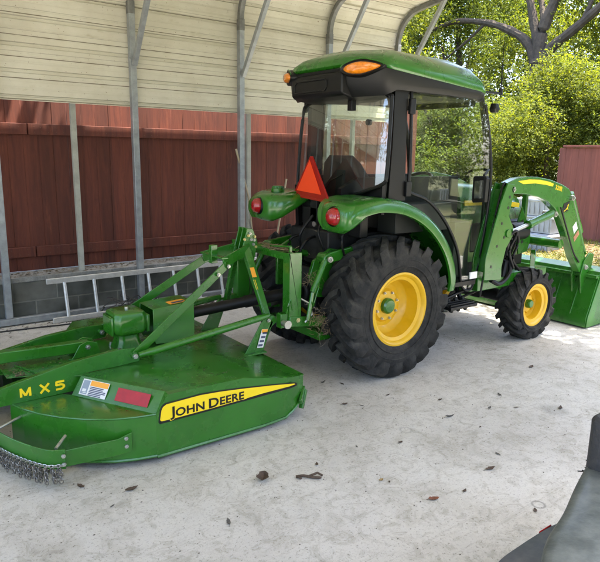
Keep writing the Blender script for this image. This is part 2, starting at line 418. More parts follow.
bw = empty('block_wall', (2,6.3,0), 'low dark concrete block wall under the red fence', 'wall')
w_ = MB(); w_.bx((-3.4,6.19,-.1),(6.9,6.62,.40)); w_.build('block_courses', block_mat(), bw)
w_ = MB(); w_.bx((-3.4,6.175,.40),(6.9,6.63,.45)); w_.build('cap_course', mat('block_cap',(.30,.30,.28),.9,var=.45,vscale=12,bump=.5,bscale=40), bw, bevel=.006)
def wood_mat(name, c1, c2, sc=1):
    m = bpy.data.materials.new(name); m.use_nodes = True; n = m.node_tree.nodes; l = m.node_tree.links; b = n['Principled BSDF']
    tc = n.new('ShaderNodeTexCoord'); mp = n.new('ShaderNodeMapping'); mp.inputs['Scale'].default_value = (9,9,.9); l.new(tc.outputs['Object'], mp.inputs[0])
    t = n.new('ShaderNodeTexNoise'); t.inputs['Scale'].default_value = 2.2; t.inputs['Detail'].default_value = 10; t.inputs['Roughness'].default_value=.7; t.inputs['Distortion'].default_value=.6; l.new(mp.outputs[0], t.inputs['Vector'])
    r = n.new('ShaderNodeValToRGB'); e = r.color_ramp.elements; e[0].position=.33; e[1].position=.68; e[0].color=(*c1,1); e[1].color=(*c2,1); l.new(t.outputs[0], r.inputs[0])
    # per-board tone from position
    sx = n.new('ShaderNodeSeparateXYZ'); l.new(tc.outputs['Object'], sx.inputs[0])
    ad = n.new('ShaderNodeMath'); ad.operation='ADD'; l.new(sx.outputs[0], ad.inputs[0]); l.new(sx.outputs[1], ad.inputs[1])
    dv = n.new('ShaderNodeMath'); dv.operation='DIVIDE'; dv.inputs[1].default_value=.142; l.new(ad.outputs[0], dv.inputs[0])
    fl = n.new('ShaderNodeMath'); fl.operation='FLOOR'; l.new(dv.outputs[0], fl.inputs[0])
    wn_ = n.new('ShaderNodeTexWhiteNoise'); wn_.noise_dimensions='1D'; l.new(fl.outputs[0], wn_.inputs['W'])
    mr = n.new('ShaderNodeMapRange'); mr.inputs['To Min'].default_value=.72; mr.inputs['To Max'].default_value=1.18; l.new(wn_.outputs['Value'], mr.inputs[0])
    cc = n.new('ShaderNodeCombineXYZ'); [l.new(mr.outputs[0], cc.inputs[i]) for i in range(3)]
    x = n.new('ShaderNodeMixRGB'); x.blend_type='MULTIPLY'; x.inputs[0].default_value=1; l.new(r.outputs[0], x.inputs[1]); l.new(cc.outputs[0], x.inputs[2])
    # knots / worn pale flecks
    t2 = n.new('ShaderNodeTexNoise'); t2.inputs['Scale'].default_value=5; t2.inputs['Detail'].default_value=8; mp2 = n.new('ShaderNodeMapping'); mp2.inputs['Scale'].default_value=(3,3,.5); l.new(tc.outputs['Object'], mp2.inputs[0]); l.new(mp2.outputs[0], t2.inputs['Vector'])
    r2 = n.new('ShaderNodeMapRange'); r2.inputs['From Min'].default_value=.66; r2.inputs['From Max'].default_value=.74; r2.inputs['To Max'].default_value=.5; l.new(t2.outputs[0], r2.inputs[0])
    y = n.new('ShaderNodeMixRGB'); l.new(r2.outputs[0], y.inputs[0]); l.new(x.outputs[0], y.inputs[1]); y.inputs[2].default_value=(c2[0]*1.4,c2[1]*1.7,c2[2]*1.7,1)
    l.new(y.outputs[0], b.inputs['Base Color']); b.inputs['Roughness'].default_value=.8
    bp = n.new('ShaderNodeBump'); bp.inputs['Strength'].default_value=.4; bp.inputs['Distance'].default_value=.006; l.new(t.outputs[0], bp.inputs['Height']); l.new(bp.outputs[0], b.inputs['Normal'])
    return m
REDW = wood_mat('red_stained_wood', (.072,.017,.011), (.140,.035,.018))
def board_fence(parent, x0, x1, y, z0, z1, mt, along='X', gap=.004):
    bd = MB(); x = x0; rr = random.Random(5)
    while x < x1:
        w = .1418; dy = rr.uniform(-.003,.003); dz = rr.uniform(-.012,.012)
        if along == 'X': bd.bx((x,y+dy,z0),(x+w,y+.019+dy,z1+dz))
        else: bd.bx((y+dy,x,z0),(y+.019+dy,x+w,z1+dz))
        x += .142
        if rr.random() < .04: x += .003
    bd.build('fence_boards', mt, parent, bevel=.002, seg=1)
fe = empty('wooden_fence', (2,6.5,.45), 'tall red board privacy fence standing on the block wall behind the carport', 'fence')
board_fence(fe, -3.4, 6.9, 6.47, .455, 2.32, REDW)
nl = MB(); rn = random.Random(12); x = -3.4
while x < 6.9:
    for z in (1.83,1.875,.63,.675):
        for dx in (.035,.105):
            xx_ = x+dx+rn.uniform(-.008,.008); zz_ = z+rn.uniform(-.006,.006); nl.add([(xx_+.004*math.cos(t),6.4235,zz_+.004*math.sin(t)) for t in [k*math.pi/3 for k in range(6)]],[(0,1,2,3,4,5)])
    x += .142
nl.build('nail_heads', mat('rusty_nail',(.10,.05,.03),.7), fe)['kind'] = 'stuff'
for z0, z1 in ((1.80,1.905),(.60,.70)):
    x = -3.4; k = 0
    while x < 6.9:
        r_ = MB(); r_.bx((x+.004,6.425,z0),(min(x+2.43,6.9),6.464,z1)); r_.build('rail', REDW, fe, bevel=.003); x += 2.44

# ------------------------------------------------------------------ foliage
def leaf_mat(name, c1, c2, tr=.35):
    m = bpy.data.materials.new(name); m.use_nodes = True; n = m.node_tree.nodes; l = m.node_tree.links; b = n['Principled BSDF']
    ge = n.new('ShaderNodeNewGeometry')
    r = n.new('ShaderNodeValToRGB'); e = r.color_ramp.elements; e[0].position=.0; e[1].position=1; e[0].color=(*c1,1); e[1].color=(*c2,1); l.new(ge.outputs['Random Per Island'], r.inputs[0])
    l.new(r.outputs[0], b.inputs['Base Color']); b.inputs['Roughness'].default_value=.65; b.inputs['Specular IOR Level'].default_value=.2
    t = n.new('ShaderNodeBsdfTranslucent'); 
    h = n.new('ShaderNodeMixRGB'); h.blend_type='MULTIPLY'; h.inputs[0].default_value=1; h.inputs[2].default_value=(1.6,1.5,.5,1); l.new(r.outputs[0], h.inputs[1]); l.new(h.outputs[0], t.inputs[0])
    mx = n.new('ShaderNodeMixShader'); mx.inputs[0].default_value=tr; l.new(b.outputs[0], mx.inputs[1]); l.new(t.outputs[0], mx.inputs[2]); l.new(mx.outputs[0], n['Material Output'].inputs[0])
    return m
LFA = leaf_mat('leaf_yellow_green', (.065,.092,.014), (.145,.165,.026), .5)
LFB = leaf_mat('leaf_mid_green', (.055,.085,.016), (.12,.15,.03), .45)
LFC = leaf_mat('leaf_dark_green', (.04,.065,.014), (.10,.13,.025), .4)
BARK = mat('bark', (.075,.055,.036), .95, var=.5, vscale=6, bump=.9, bscale=14)
def leaves_mesh(name, clumps, n, size, seed, m, droop=0):
    rr = random.Random(seed); vs = []; fs = []
    tot = sum(c[1]**2 for c in clumps)
    for (c, r, sq) in clumps:
        k = int(n*r*r/tot); c = V(c)
        twigs = max(3, k//14)
        for _ in range(twigs):
            d = V((rr.gauss(0,1),rr.gauss(0,1),rr.gauss(0,1))).normalized(); rad = r*rr.random()**.38
            tp = c+V((d.x*rad,d.y*rad,d.z*rad*sq)); td = (d*.6+V((rr.uniform(-1,1),rr.uniform(-1,1),rr.uniform(-.6,.3)-droop))).normalized()
            for j in range(14):
                p = tp+td*(j*size*.42)+V((rr.gauss(0,1),rr.gauss(0,1),rr.gauss(0,1)))*size*.45
                a = (td+V((rr.gauss(0,.8),rr.gauss(0,.8),rr.gauss(-.2,.6)))).normalized(); b = a.cross(V((rr.gauss(0,.6),rr.gauss(0,.6),1))).normalized()
                s_ = size*rr.uniform(.6,1.25); o = len(vs); nn = a.cross(b)*s_*.12
                vs += [p-a*s_*.5, p+b*s_*.26+nn, p+a*s_*.55, p-b*s_*.26+nn]; fs.append((o,o+1,o+2,o+3))
    me = bpy.data.meshes.new(name); me.from_pydata([tuple(v) for v in vs], [], fs); me.materials.append(m); return me
def mesh_obj(name, me, parent):
    o = bpy.data.objects.new(name, me); C.collection.objects.link(o); o.parent = parent; return o
def crown_clumps(rr, R, H, z0, n, sq=.8):
    out = []
    for i in range(n):
        a = rr.uniform(0,6.28); q = rr.random()**.6; z = z0+H*rr.random()
        k = math.sin(math.pi*min(1,max(.12,(z-z0)/H*.85+.12)))
        out.append(((math.cos(a)*R*q*k, math.sin(a)*R*q*k, z), R*rr.uniform(.22,.42), sq))
    return out
# the big forked tree
def limb(mb, pts, r0, r1, n=9):
    P = cr(pts,5); m_ = len(P)-1
    mb.tube(P, [r0+(r1-r0)*(i/m_)+.09*r0*math.sin(i*2.1)*math.cos(i*.7) for i in range(m_+1)], n)
bt = empty('forked_tree', (20,12.9,0), 'large tree with a dark forked trunk spreading above the bushes', 'tree')
tk = MB()
limb(tk, [(20,12.75,-.1),(19.95,12.8,2),(20,12.9,4.2),(20,12.98,5.0)], .48, .31, 14)
tk.build('trunk', BARK, bt)
def lb(*a):
    m_ = MB(); 
    for q in a: limb(m_, *q)
    m_.build('limb', BARK, bt)
lb(([(20,12.95,4.8),(20,13.0,5.4),(20.05,12.9,6.2),(20.2,12.5,7.4),(20.4,12.3,9)], .24, .14), ([(20,12.9,6.1),(20.3,13.3,7),(20.4,13.7,8.2)], .12,.06))
lb(([(20,12.9,4.8),(20,12.6,5.3),(20,11.9,5.75),(20,11.1,6.3),(20,10.2,7.0),(20,9,7.6)], .20, .09), ([(20,11.6,5.9),(20,11.3,6.6),(20,11.2,7.5)], .09,.05))
lb(([(20,13.05,4.8),(20,13.5,5.6),(19.9,14.2,6.1),(19.8,15.2,6.5),(19.6,16.6,6.7),(19.3,18,6.3)], .19, .07), ([(19.8,15.2,6.5),(19.7,16,5.9),(19.6,17,5.3)], .06,.03))
lb(([(20,13.0,5.2),(20,13.3,6.2),(20,13.6,7.2),(20.2,14.0,8.4)], .18, .1))
rr = random.Random(3)
cl = []
for i in range(46):
    a = rr.uniform(0,6.28); q = 5.2*rr.random()**.5; cl.append(((abs(math.cos(a)*q)+.9-(2.2 if i%6==0 else 0), math.sin(a)*q*1.1, rr.uniform(5.2,9.6)), rr.uniform(.6,1.25), .7))
mesh_obj('crown', leaves_mesh('crown', cl, 30000, .15, 21, LFA), bt)
# bush prototypes
def tree(name, loc, label, cat, me, trunk=None, scale=1, rot=0, group=None):
    e = empty(name, loc, label, cat, group); c = mesh_obj('crown', me, e); e.scale = (scale,)*3; e.rotation_euler = (0,0,rot)
    t = MB()
    for q in trunk: 
        P = cr([V(p) for p in q[0]],4); t.tube([p for p in P],[q[1]+(q[2]-q[1])*(i/(len(P)-1)) for i in range(len(P))],8)
    me_t = bpy.data.meshes.new('trunk'); me_t.from_pydata([tuple(v) for v in t.v],[],t.f); me_t.materials.append(BARK)
    for p in me_t.polygons: p.use_smooth = True
    mesh_obj('trunk', me_t, e); return e
def clumpy(seed, R, H, z0, n, leaves, size, m, sq=.8, droop=0):
    r_ = random.Random(seed); return leaves_mesh('crown', crown_clumps(r_,R,H,z0,n,sq), leaves, size, seed, m, droop)
BUSH_A = clumpy(1, 2.1, 3.4, .3, 38, 46000, .078, LFA)
BUSH_B = clumpy(2, 1.9, 3.0, .2, 34, 38000, .078, LFB)
TREE_C = clumpy(4, 3.4, 6.2, 2.0, 50, 44000, .12, LFB)
TREE_D = clumpy(6, 3.8, 7.6, .6, 60, 34000, .19, LFC)
TREE_W = clumpy(8, 2.8, 4.8, 1.6, 40, 22000, .13, LFA, 1.0, .9)
TR_S = [([(0,0,-.2),(.1,0,1.2),(0,.1,2.4)],.11,.05),([(.05,0,.6),(.6,.3,1.8),(1.0,.5,2.8)],.06,.03),([(.02,0,.5),(-.5,-.3,1.7),(-.9,-.6,2.7)],.06,.03)]
TR_L = [([(0,0,-.2),(.15,.1,2),(0,.1,4.5),(.2,0,7)],.24,.08),([(.08,.1,2.2),(.9,.5,4),(1.7,.9,5.6)],.12,.04),([(.08,.1,2.8),(-.8,-.6,4.4),(-1.6,-1.0,6)],.11,.04)]
tree('leafy_bush', (15.6,9.6,0), 'big sunlit yellow-green bush just left of the far red fence end', 'bush', BUSH_A, TR_S, 1.05)
tree('leafy_bush', (15.2,12.2,0), 'tall mid-green bush seen behind the cab antenna', 'bush', BUSH_B, TR_S, 1.1, 2)
tree('leafy_bush', (17.4,8.6,0), 'rounded green bush rising over the far red fence', 'bush', BUSH_B, TR_S, 1.15, 4)
tree('leafy_bush', (16.8,14.6,0), 'yellow-green bush seen through the cab side glass', 'bush', BUSH_A, TR_S, 1.0, 3.3)
tree('broadleaf_tree', (24,10.5,0), 'mid-green tree behind the forked trunk toward the right edge', 'tree', TREE_C, TR_L, 1.15, 1)
tree('broadleaf_tree', (23,19,0), 'mid-green tree filling the gap left of the forked tree', 'tree', TREE_C, TR_L, 1.1, 3)
tree('weeping_tree', (17.5,18.0,0), 'drooping yellow-green tree beside the carport end post', 'tree', TREE_W, TR_L, 1.2, .4)
tree('weeping_tree', (12.5,15.5,0), 'hanging-leaved tree beyond the carport corner knee brace', 'tree', TREE_W, TR_L, 1.0, 2.4)
k = 0
for (x,y,s_,r_,lab) in ((32,14,1.3,0,'dark tall tree far behind the forked trunk on its right'),(33,22,1.4,1,'dark tall tree far behind the forked trunk on its left'),(27,27,1.3,2,'dark dense tree far beyond the hanging-leaved tree'),(30,6,1.3,3,'dark dense tree far behind the red fence at right edge'),(20,25,1.2,4,'dark shady tree deep behind the carport end')):
    tree('tall_tree', (x,y,0), lab, 'tree', TREE_D, TR_L, s_, r_)
# trees around the yard behind the photographer: seen only as reflections and light
for (x,y,s_,r_,lab,me,nm) in ((12,-12,1.15,0,'yard tree reflected in the door glass, nearest the trailer',TREE_C,'yard_tree'),(18,-10,1.2,1,'yard tree reflected at the right of the door glass',TREE_W,'yard_tree'),(6,-14,1.2,2,'yard tree reflected in the middle of the door glass',TREE_C,'yard_tree'),
      (-2,-15,1.2,3,'yard tree standing behind the photographer',TREE_D,'yard_tree'),(24,-6,1.3,5,'yard tree beyond the right side of the slab',TREE_C,'yard_tree'),(-13,1,1.2,4,'yard tree past the left end of the carport',TREE_W,'yard_tree'),(-15,8,1.2,1,'yard tree past the left end behind the fence line',TREE_C,'yard_tree'),(-12,-8,1.2,0,'yard tree at the far left corner of the yard',TREE_C,'yard_tree')):
    tree(nm, (x,y,0), lab, 'tree', me, TR_L, s_, r_)
for k_,(x,y) in enumerate(((3,-17),(9,-17.5),(15,-16),(21,-13),(27,-10))):
    tree('hedge_bush', (x,y,0), ['hedge bush behind the photographer, nearest the carport corner','hedge bush reflected low in the middle of the door glass','hedge bush reflected just left of the trailer','hedge bush reflected just right of the trailer','hedge bush reflected by the far front edge of the door glass'][k_], 'bush', BUSH_B, TR_S, 1.5, k_)
SHADE = clumpy(12,3.2,3.2,3.8,26,15000,.14,LFB,.6); SHADE.name = 'crown_shade'
# overhead canopy just beyond the open end: breaks the sun into patches on the slab
tree('shade_tree', (8.6,1.6,0), 'leafy shade tree beside the open end of the carport', 'tree', SHADE, [([(0,0,-.2),(.1,.1,2),(0,.3,4),(-.3,.8,5.6)],.2,.08),([(0,.2,3),(-1,1.2,4.6),(-1.8,1.9,5.4)],.1,.04)], 1, .5)

tree('shade_tree', (-.4,7.9,0), 'leafy shade tree behind the left end of the red fence', 'tree', bpy.data.meshes['crown_shade'], [([(0,0,-.2),(.1,.1,2),(0,.3,4),(-.3,.8,5.6)],.2,.08)], 1.12, 2.5)
# ------------------------------------------------------------------ grass and litter
def grass():
    r_ = random.Random(9); vs = []; fs = []
    for i in range(26000):
        x = r_.uniform(8.2,15.5); y = r_.uniform(1.5,12.5)
        if y > x*1.02 or y < x*.3: continue
        if 10.2 < x < 11.6 and r_.random() < .75: continue
        h = r_.uniform(.03,.10); a = r_.uniform(0,6.28); w = .006; dx = math.cos(a); dy = math.sin(a); o = len(vs)
        lx = r_.gauss(0,.03); ly = r_.gauss(0,.03)
        vs += [(x-dx*w,y-dy*w,-.03),(x+dx*w,y+dy*w,-.03),(x+lx+dx*w*.5,y+ly+dy*w*.5,-.03+h*.7),(x+lx*1.8,y+ly*1.8,-.03+h)]; fs.append((o,o+1,o+2,o+3))
    me = bpy.data.meshes.new('grass'); me.from_pydata(vs,[],fs); me.materials.append(leaf_mat('grass_blade',(.09,.10,.018),(.20,.18,.04),.3)); o = bpy.data.objects.new('grass',me); C.collection.objects.link(o)
    tag(o,'sunlit yellow-green grass growing beyond the slab','grass',kind='stuff')
grass()
def litter():
    r_ = random.Random(19); vs = []; fs = []
    for i in range(5200):
        x = r_.gauss(10.9,.55); y = r_.uniform(3,12)
        if x < 8.4: continue
        s_ = r_.uniform(.03,.06); a = r_.uniform(0,6.28); b_ = r_.gauss(0,.5); o = len(vs)
        ca, sa = math.cos(a), math.sin(a)
        for (u,v,w) in ((-1,0,0),(0,.5,.25*b_),(1,0,.1),(0,-.5,-.1*b_)):
            vs.append((x+(u*ca-v*sa)*s_, y+(u*sa+v*ca)*s_, -.015+abs(w)*s_+r_.uniform(0,.01)))
        fs.append((o,o+1,o+2,o+3))
    me = bpy.data.meshes.new('leaf_litter'); me.from_pydata(vs,[],fs); me.materials.append(leaf_mat('dead_leaf',(.09,.055,.03),(.2,.13,.07),.1)); o = bpy.data.objects.new('leaf_litter',me); C.collection.objects.link(o)
    tag(o,'band of dead brown leaf litter on the ground before the far fence','leaf litter',kind='stuff')
litter()
# ------------------------------------------------------------------ far fence, crates
ff = empty('far_fence', (12.3,5.5,0), 'faded pinkish red board fence at the right edge beyond the lawn', 'fence')
PINKW = wood_mat('faded_red_wood', (.12,.032,.018), (.175,.050,.030))
board_fence(ff, .6, 7.15, 12.3, -.05, 1.86, PINKW, along='Y')
c_ = MB(); c_.bx((12.26,.6,1.87),(12.37,7.2,1.915)); c_.build('top_cap', PINKW, ff, bevel=.004)
c_ = MB(); c_.bx((12.33,7.13,-.1),(12.43,7.2,1.865)); c_.build('end_post', PINKW, ff, bevel=.004)
for q, (z, dx) in enumerate(((0,0),(.33,.02),(.64,-.015))):
    lab = ['lowest grey-white lidded tub of the stack behind the loader','middle grey-white lidded tub of the stack behind the loader','topmost pale tub of the stack behind the loader'][q]
    e = empty('storage_tub', (10.3,6.35,z-.03), lab, 'tub', 'stacked storage tubs')
    t = MB(); x0, y0 = 10.3+dx, 6.35
    t.loft([[V((x0-a,y0-b,z-.03+h)),V((x0+a,y0-b,z-.03+h)),V((x0+a,y0+b,z-.03+h)),V((x0-a,y0+b,z-.03+h))] for a,b,h in ((.19,.32,0),(.22,.36,.27))], smooth=False)
    for k in range(-3,4): t.box((x0-.215,y0+k*.1,z+.11),(.02,.015,.22))
    t.build('tub_body', mat('grey_tub',(.30,.315,.33),.5,var=.2,vscale=5), e, bevel=.01)
    t = MB(); t.bx((x0-.245,y0-.385,z+.24),(x0+.245,y0+.385,z+.275)); t.bx((x0-.2,y0-.33,z+.275),(x0+.2,y0+.33,z+.29)); t.build('lid', mat('tub_lid',(.34,.36,.38),.5,var=.2), e, bevel=.01)
# trailer that the door glass mirrors
tr_ = empty('utility_trailer', (10.6,-2.6,0), 'small slat-sided utility trailer parked on the lawn, mirrored in the door glass', 'trailer')
m_ = MB(); m_.bx((9.6,-3.3,.5),(12.0,-1.9,.56)); m_.bar((9.6,-2.6,.5),(8.6,-2.6,.45),.06,.08); m_.build('bed', CAST, tr_, bevel=.01)
for yy in (-3.28,-1.92):
    m_ = MB()
    for k in range(17): m_.bx((9.63+k*.145,yy-.012,.56),(9.68+k*.145,yy+.012,.92))
    m_.bx((9.6,yy-.02,.92),(12.0,yy+.02,.97)); m_.build('slatted_side', mat('white_slats',(.5,.5,.47),.6), tr_)
for yy in (-3.42,-1.78):
    m_ = MB(); m_.lathe((10.9,yy,.31),(0,1,0),[(.14,-.07),(.29,-.08),(.33,-.05),(.34,0),(.33,.05),(.29,.08),(.14,.07)],28)
    w1 = m_.build('wheel', RUB, tr_)
    m_ = MB(); m_.lathe((10.9,yy,.31),(0,1,0),[(0,-.05),(.14,-.04),(.17,-.075),(.17,.075),(.14,.04),(0,.05)],24); m_.build('rim', WHT, w1)

tr_.location = (14.2,-4.6,0); tr_.scale = (.75,)*3

# ================================================================== TRACTOR
YC = 3.72
T = empty('compact_tractor', (3.9,YC,0), 'green cab tractor with yellow wheels, a front loader and an orange warning triangle', 'tractor')
def each(name, m, parent, mbs, **k):
    for b in mbs: b.build(name, m, parent, **k)
def both(mb, name, m, parent=None, yc=YC, **k):
    a = mb.build(name, m, parent or T, **k); b = mb.mirror(yc).build(name, m, parent or T, **k); return a, b
# ---- wheels
def wheel(x, z, yo, R_, W_, rr_, nl, hubd, sgn, front=False):
    """yo: outer face y, sgn +1 : inner direction"""
    yc = yo+sgn*W_/2; A = (0,sgn,0)
    c = (x,yc,z); h = W_/2
    lug = .046 if not front else .028
    Rb = R_-lug
    rim = MB()
    f_ = rr_
    prof = [(f_+.012,-h*.78),(f_+.018,-h*.80),(f_+.016,-h*.86),(f_+.002,-h*.88),(f_-.012,-h*.82),(f_-.02,-h*.72),(f_-.045,-h*.66),(f_-.05,-h*.1+hubd*.0),(f_-.055,-h+hubd),(f_*.62,-h+hubd+.03),(f_*.50,-h+hubd+.025),(f_*.42,-h+hubd+.0),(.0,-h+hubd)]
    rim.lathe(c, A, prof, 56)
    rim.lathe(c, A, [(f_-.046,-h+hubd+.004),(f_-.03,h*.7),(f_+.012,h*.8)], 56)
    W0 = rim.build('rear_wheel' if not front else 'front_wheel', YL, T, ang=40)
    ty = MB()
    tp = [(f_+.004,-h*.80),(f_+.03,-h*.90),(f_+(Rb-f_)*.35,-h*.99),(f_+(Rb-f_)*.6,-h*1.0),(Rb-.05,-h*.93),(Rb-.018,-h*.82),(Rb-.002,-h*.5),(Rb+.003,0),(Rb-.002,h*.5),(Rb-.018,h*.82),(Rb-.05,h*.93),(f_+(Rb-f_)*.6,h),(f_+(Rb-f_)*.3,h*.97),(f_+.004,h*.8)]
    ty.lathe(c, A, tp, 72)
    # raised rings on the sidewall
    for q in (.28,.5):
        r0 = f_+(Rb-f_)*q
        ty.lathe(c, A, [(r0-.006,-h*.985),(r0-.003,-h*.985-.004),(r0+.003,-h*.985-.004),(r0+.006,-h*.985)], 72)
    d, a_, b_ = axes(V(A)); cV = V(c)
    def pt(r, ang, al): return cV+d*al+(a_*math.cos(ang)+b_*math.sin(ang))*r
    wl_ = (.074 if not front else .045)
    rr2 = random.Random(7)
    for side in (-1,1):
        for i in range(nl):
            a0 = 2*math.pi*(i+(.5 if side>0 else 0))/nl
            # stations: (axial fraction, advance, base radius, top radius, width)
            adv = 1.15*2*math.pi/nl
            st = [(-.10,0,Rb-.01,R_-.004,.7),(.12,.10,Rb-.01,R_,.95),(.36,.30,Rb-.012,R_-.001,1.0),(.60,.55,Rb-.016,R_-.004,1.05),(.80,.78,Rb-.03,R_-.012,1.15),(.95,.93,Rb-.055,R_-.026,1.28),(1.03,1.02,Rb-.085,R_-.055,1.2),(1.035,1.05,Rb-.108,R_-.095,.95),(.985,1.06,Rb-.125,R_-.145,.7)]
            if front: st = [(a1,b1,(c1-Rb)*.5+Rb,(d1-R_)*.5+R_,e1) for a1,b1,c1,d1,e1 in st]
            secs = []
            for (ax,ad,rb,rt,wf) in st:
                w = wl_*wf/2; al = side*ax*h; an = a0+ad*adv
                inn = side*ax*h*.94
                secs.append([pt(rb,an-w/rb*1.12,inn),pt(rt,an-w/rt*.82,al),pt(rt,an+w/rt*.82,al),pt(rb,an+w/rb*1.12,inn)])
            ty.loft(secs, smooth=False)
    ty.build('tyre', RUB, W0, ang=30)
    hb = MB(); hr = .062 if not front else .042
    y0 = -h+hubd
    hb.lathe(c, A, [(0,y0-.045),(hr*.75,y0-.043),(hr*.97,y0-.03),(hr,y0-.012),(hr,y0+.02)], 28); hb.build('hub', G, W0)
    nn = 8 if not front else 6; br = f_*.40 if not front else f_*.46
    for k in range(nn):
        q = 2*math.pi*k/nn+.3; p = pt(br,q,y0-.002); MB().bolt(p, -d, .012 if not front else .011, .010).build('wheel_nut', STL if not front else YL, W0)
for sg, yo in ((1,3.045),(-1,2*YC-3.045)):
    wheel(3.245,.535,yo,.545,.36,.268,19,.175,sg)
    wheel(5.03,.325,yo,.335,.235,.185,17,.10,sg,True)
# ---- chassis
m_ = MB()
m_.bx((2.95,YC-.20,.42),(3.75,YC+.20,.95)); m_.bx((3.75,YC-.15,.45),(5.35,YC+.15,.72)); m_.cyl((3.25,3.35,.535),(3.25,2*YC-3.35,.535),.10,20); m_.bx((3.02,YC-.42,.42),(3.45,YC+.42,.66))
m_.cyl((5.03,3.3,.34),(5.03,2*YC-3.3,.34),.06,14); m_.bx((4.9,YC-.12,.3),(5.2,YC+.12,.5)); m_.bx((2.84,YC-.13,.46),(2.96,YC+.13,.80))
m_.cyl((2.8,YC,.60),(2.86,YC,.60),.07,20); m_.bx((2.86,YC-.24,.86),(3.2,YC+.24,1.10))
m_.lathe((3.245,3.40,.535),(0,1,0),[(0,-.05),(.2,-.05),(.25,-.02),(.25,.03),(0,.03)],32); m_.lathe((3.245,2*YC-3.40,.535),(0,1,0),[(0,-.03),(.25,-.03),(.25,.02),(.2,.05),(0,.05)],32); m_.build('transmission', CAST, T, bevel=.012)
m_ = MB(); m_.plate([(2.95,1.05),(2.93,1.42),(3.1,1.5),(4.25,1.5),(4.3,.62),(3.9,.56),(3.72,.8),(3.55,1.05),(3.25,1.12)], 3.43, 3.47); both(m_,'inner_fender',BK)
m_ = MB(); m_.bx((3.7,3.32,.55),(4.35,2*YC-3.32,.60)); m_.build('cab_floor', BK, T, bevel=.004)
m_ = MB(); m_.bx((3.13,3.4,1.04),(3.7,2*YC-3.4,1.08)); m_.build('seat_platform', BK, T, bevel=.004)
m_ = MB(); m_.bx((3.02,3.30,1.06),(3.10,2*YC-3.36,1.33)); m_.bx((2.95,3.5,1.12),(3.02,2*YC-3.5,1.30)); m_.build('rear_panel', BK, T, bevel=.012)
# steps & brackets under the door
m_ = MB(); m_.bx((3.82,3.06,.44),(4.16,3.22,.465)); m_.bar((3.84,3.22,.46),(3.84,3.34,.66),.03,.03); m_.bar((4.14,3.22,.46),(4.14,3.34,.66),.03,.03)
for k in range(3): m_.bx((3.84,3.08+k*.045,.465),(4.14,3.095+k*.045,.478))
m_.bx((3.62,3.16,.60),(4.24,3.42,.64)); m_.tube([(3.55,3.25,.52),(3.9,3.2,.50),(4.2,3.22,.55),(4.6,3.3,.5)],.014,8); m_.tube([(3.5,3.3,.47),(4.0,3.26,.44),(4.5,3.34,.47)],.012,8)
for k in range(3): m_.tube([(3.95+k*.09,3.2,.50),(3.96+k*.09,3.18,.40),(4.0+k*.09,3.2,.385)],.018,8)
m_.build('step', BK, T, bevel=.003)
m_ = MB(); m_.bx((3.5,3.85,.45),(4.3,4.12,.75)); m_.build('fuel_tank', BK, T, bevel=.03)
m_ = MB(); m_.box((4.12,3.10,.70),(.09,.012,.055)); m_.build('warning_label', WHT, T)
# ---- fenders: section swept along the arc
def fender():
    arc = [(2.675,1.15,3.12,3.32,.5),(2.68,1.21,3.07,3.38,.75),(2.71,1.285,3.045,3.42,.95),(2.79,1.345,3.035,3.46,1),(2.92,1.372,3.03,3.47,1),(3.06,1.372,3.03,3.47,1),(3.25,1.34,3.03,3.47,1),(3.44,1.262,3.03,3.47,1),(3.60,1.15,3.03,3.47,1),(3.73,1.01,3.03,3.47,1),(3.82,.86,3.035,3.46,1),(3.865,.72,3.04,3.45,1),(3.88,.62,3.06,3.44,1)]
    P = cr([(a,0,b) for a,b,_,_,_ in arc],4); yo_ = cr([(a[2],a[3],a[4]) for a in arc],4)
    cx_, cz_ = 3.22,.60; outer = []; inner = []
    secs = []
    for i, p in enumerate(P):
        t = (P[min(i+1,len(P)-1)]-P[max(i-1,0)]).normalized(); nrm = V((t.z,0,-t.x))
        if nrm.dot(V((p.x-cx_,0,p.z-cz_))) < 0: nrm = -nrm
        y0, y1, k = yo_[i]
        lip = .098*k
        q = lambda yy, dn: V((p.x,yy,p.z))-nrm*dn
        secs.append([q(y1,.0),q(y0+.10,.0),q(y0+.045,.006),q(y0+.014,.022),q(y0,.048),q(y0+.002,lip),q(y0+.022,lip+.004),q(y0+.024,.06),q(y0+.06,.028),q(y1,.022)])
    m_ = MB(); m_.loft(secs); return m_
a_, b_ = both(fender(), 'fender', G, ang=60)
# rear pod that carries the tail lamp
def pod():
    secs = []
    for x, zc, yc_, ry, rz in ((2.50,1.235,3.205,.095,.065),(2.512,1.236,3.212,.132,.092),(2.55,1.238,3.228,.162,.110),(2.60,1.252,3.242,.18,.102),(2.68,1.28,3.256,.188,.080),(2.77,1.310,3.262,.188,.052),(2.87,1.335,3.265,.17,.025)):
        secs.append([V((x+.165, yc_+ry*math.copysign(abs(math.cos(t))**.72,math.cos(t)), zc+rz*math.copysign(abs(math.sin(t))**.55,math.sin(t)))) for t in [2*math.pi*k/24 for k in range(24)]])
    m_ = MB(); m_.loft(secs); return m_
for sd_ in (0,1):
    P0 = pod(); fl = MB(); fl.lathe((2.675,3.185,1.25),(-1,-.22,.08),[(.0,.066),(.03,.062),(.052,.045),(.062,.016),(.063,-.01)],32)
    rg = MB(); rg.lathe((2.672,3.186,1.25),(-1,-.22,.08),[(.062,.0),(.071,.010),(.076,-.03)],32)
    if sd_: P0, fl, rg = P0.mirror(3.665), fl.mirror(3.665), rg.mirror(3.665)
    pp = P0.build('fender_end', G, T, ang=50); fl.build('tail_lamp', REDL, pp); rg.build('lamp_ring', BK, pp)
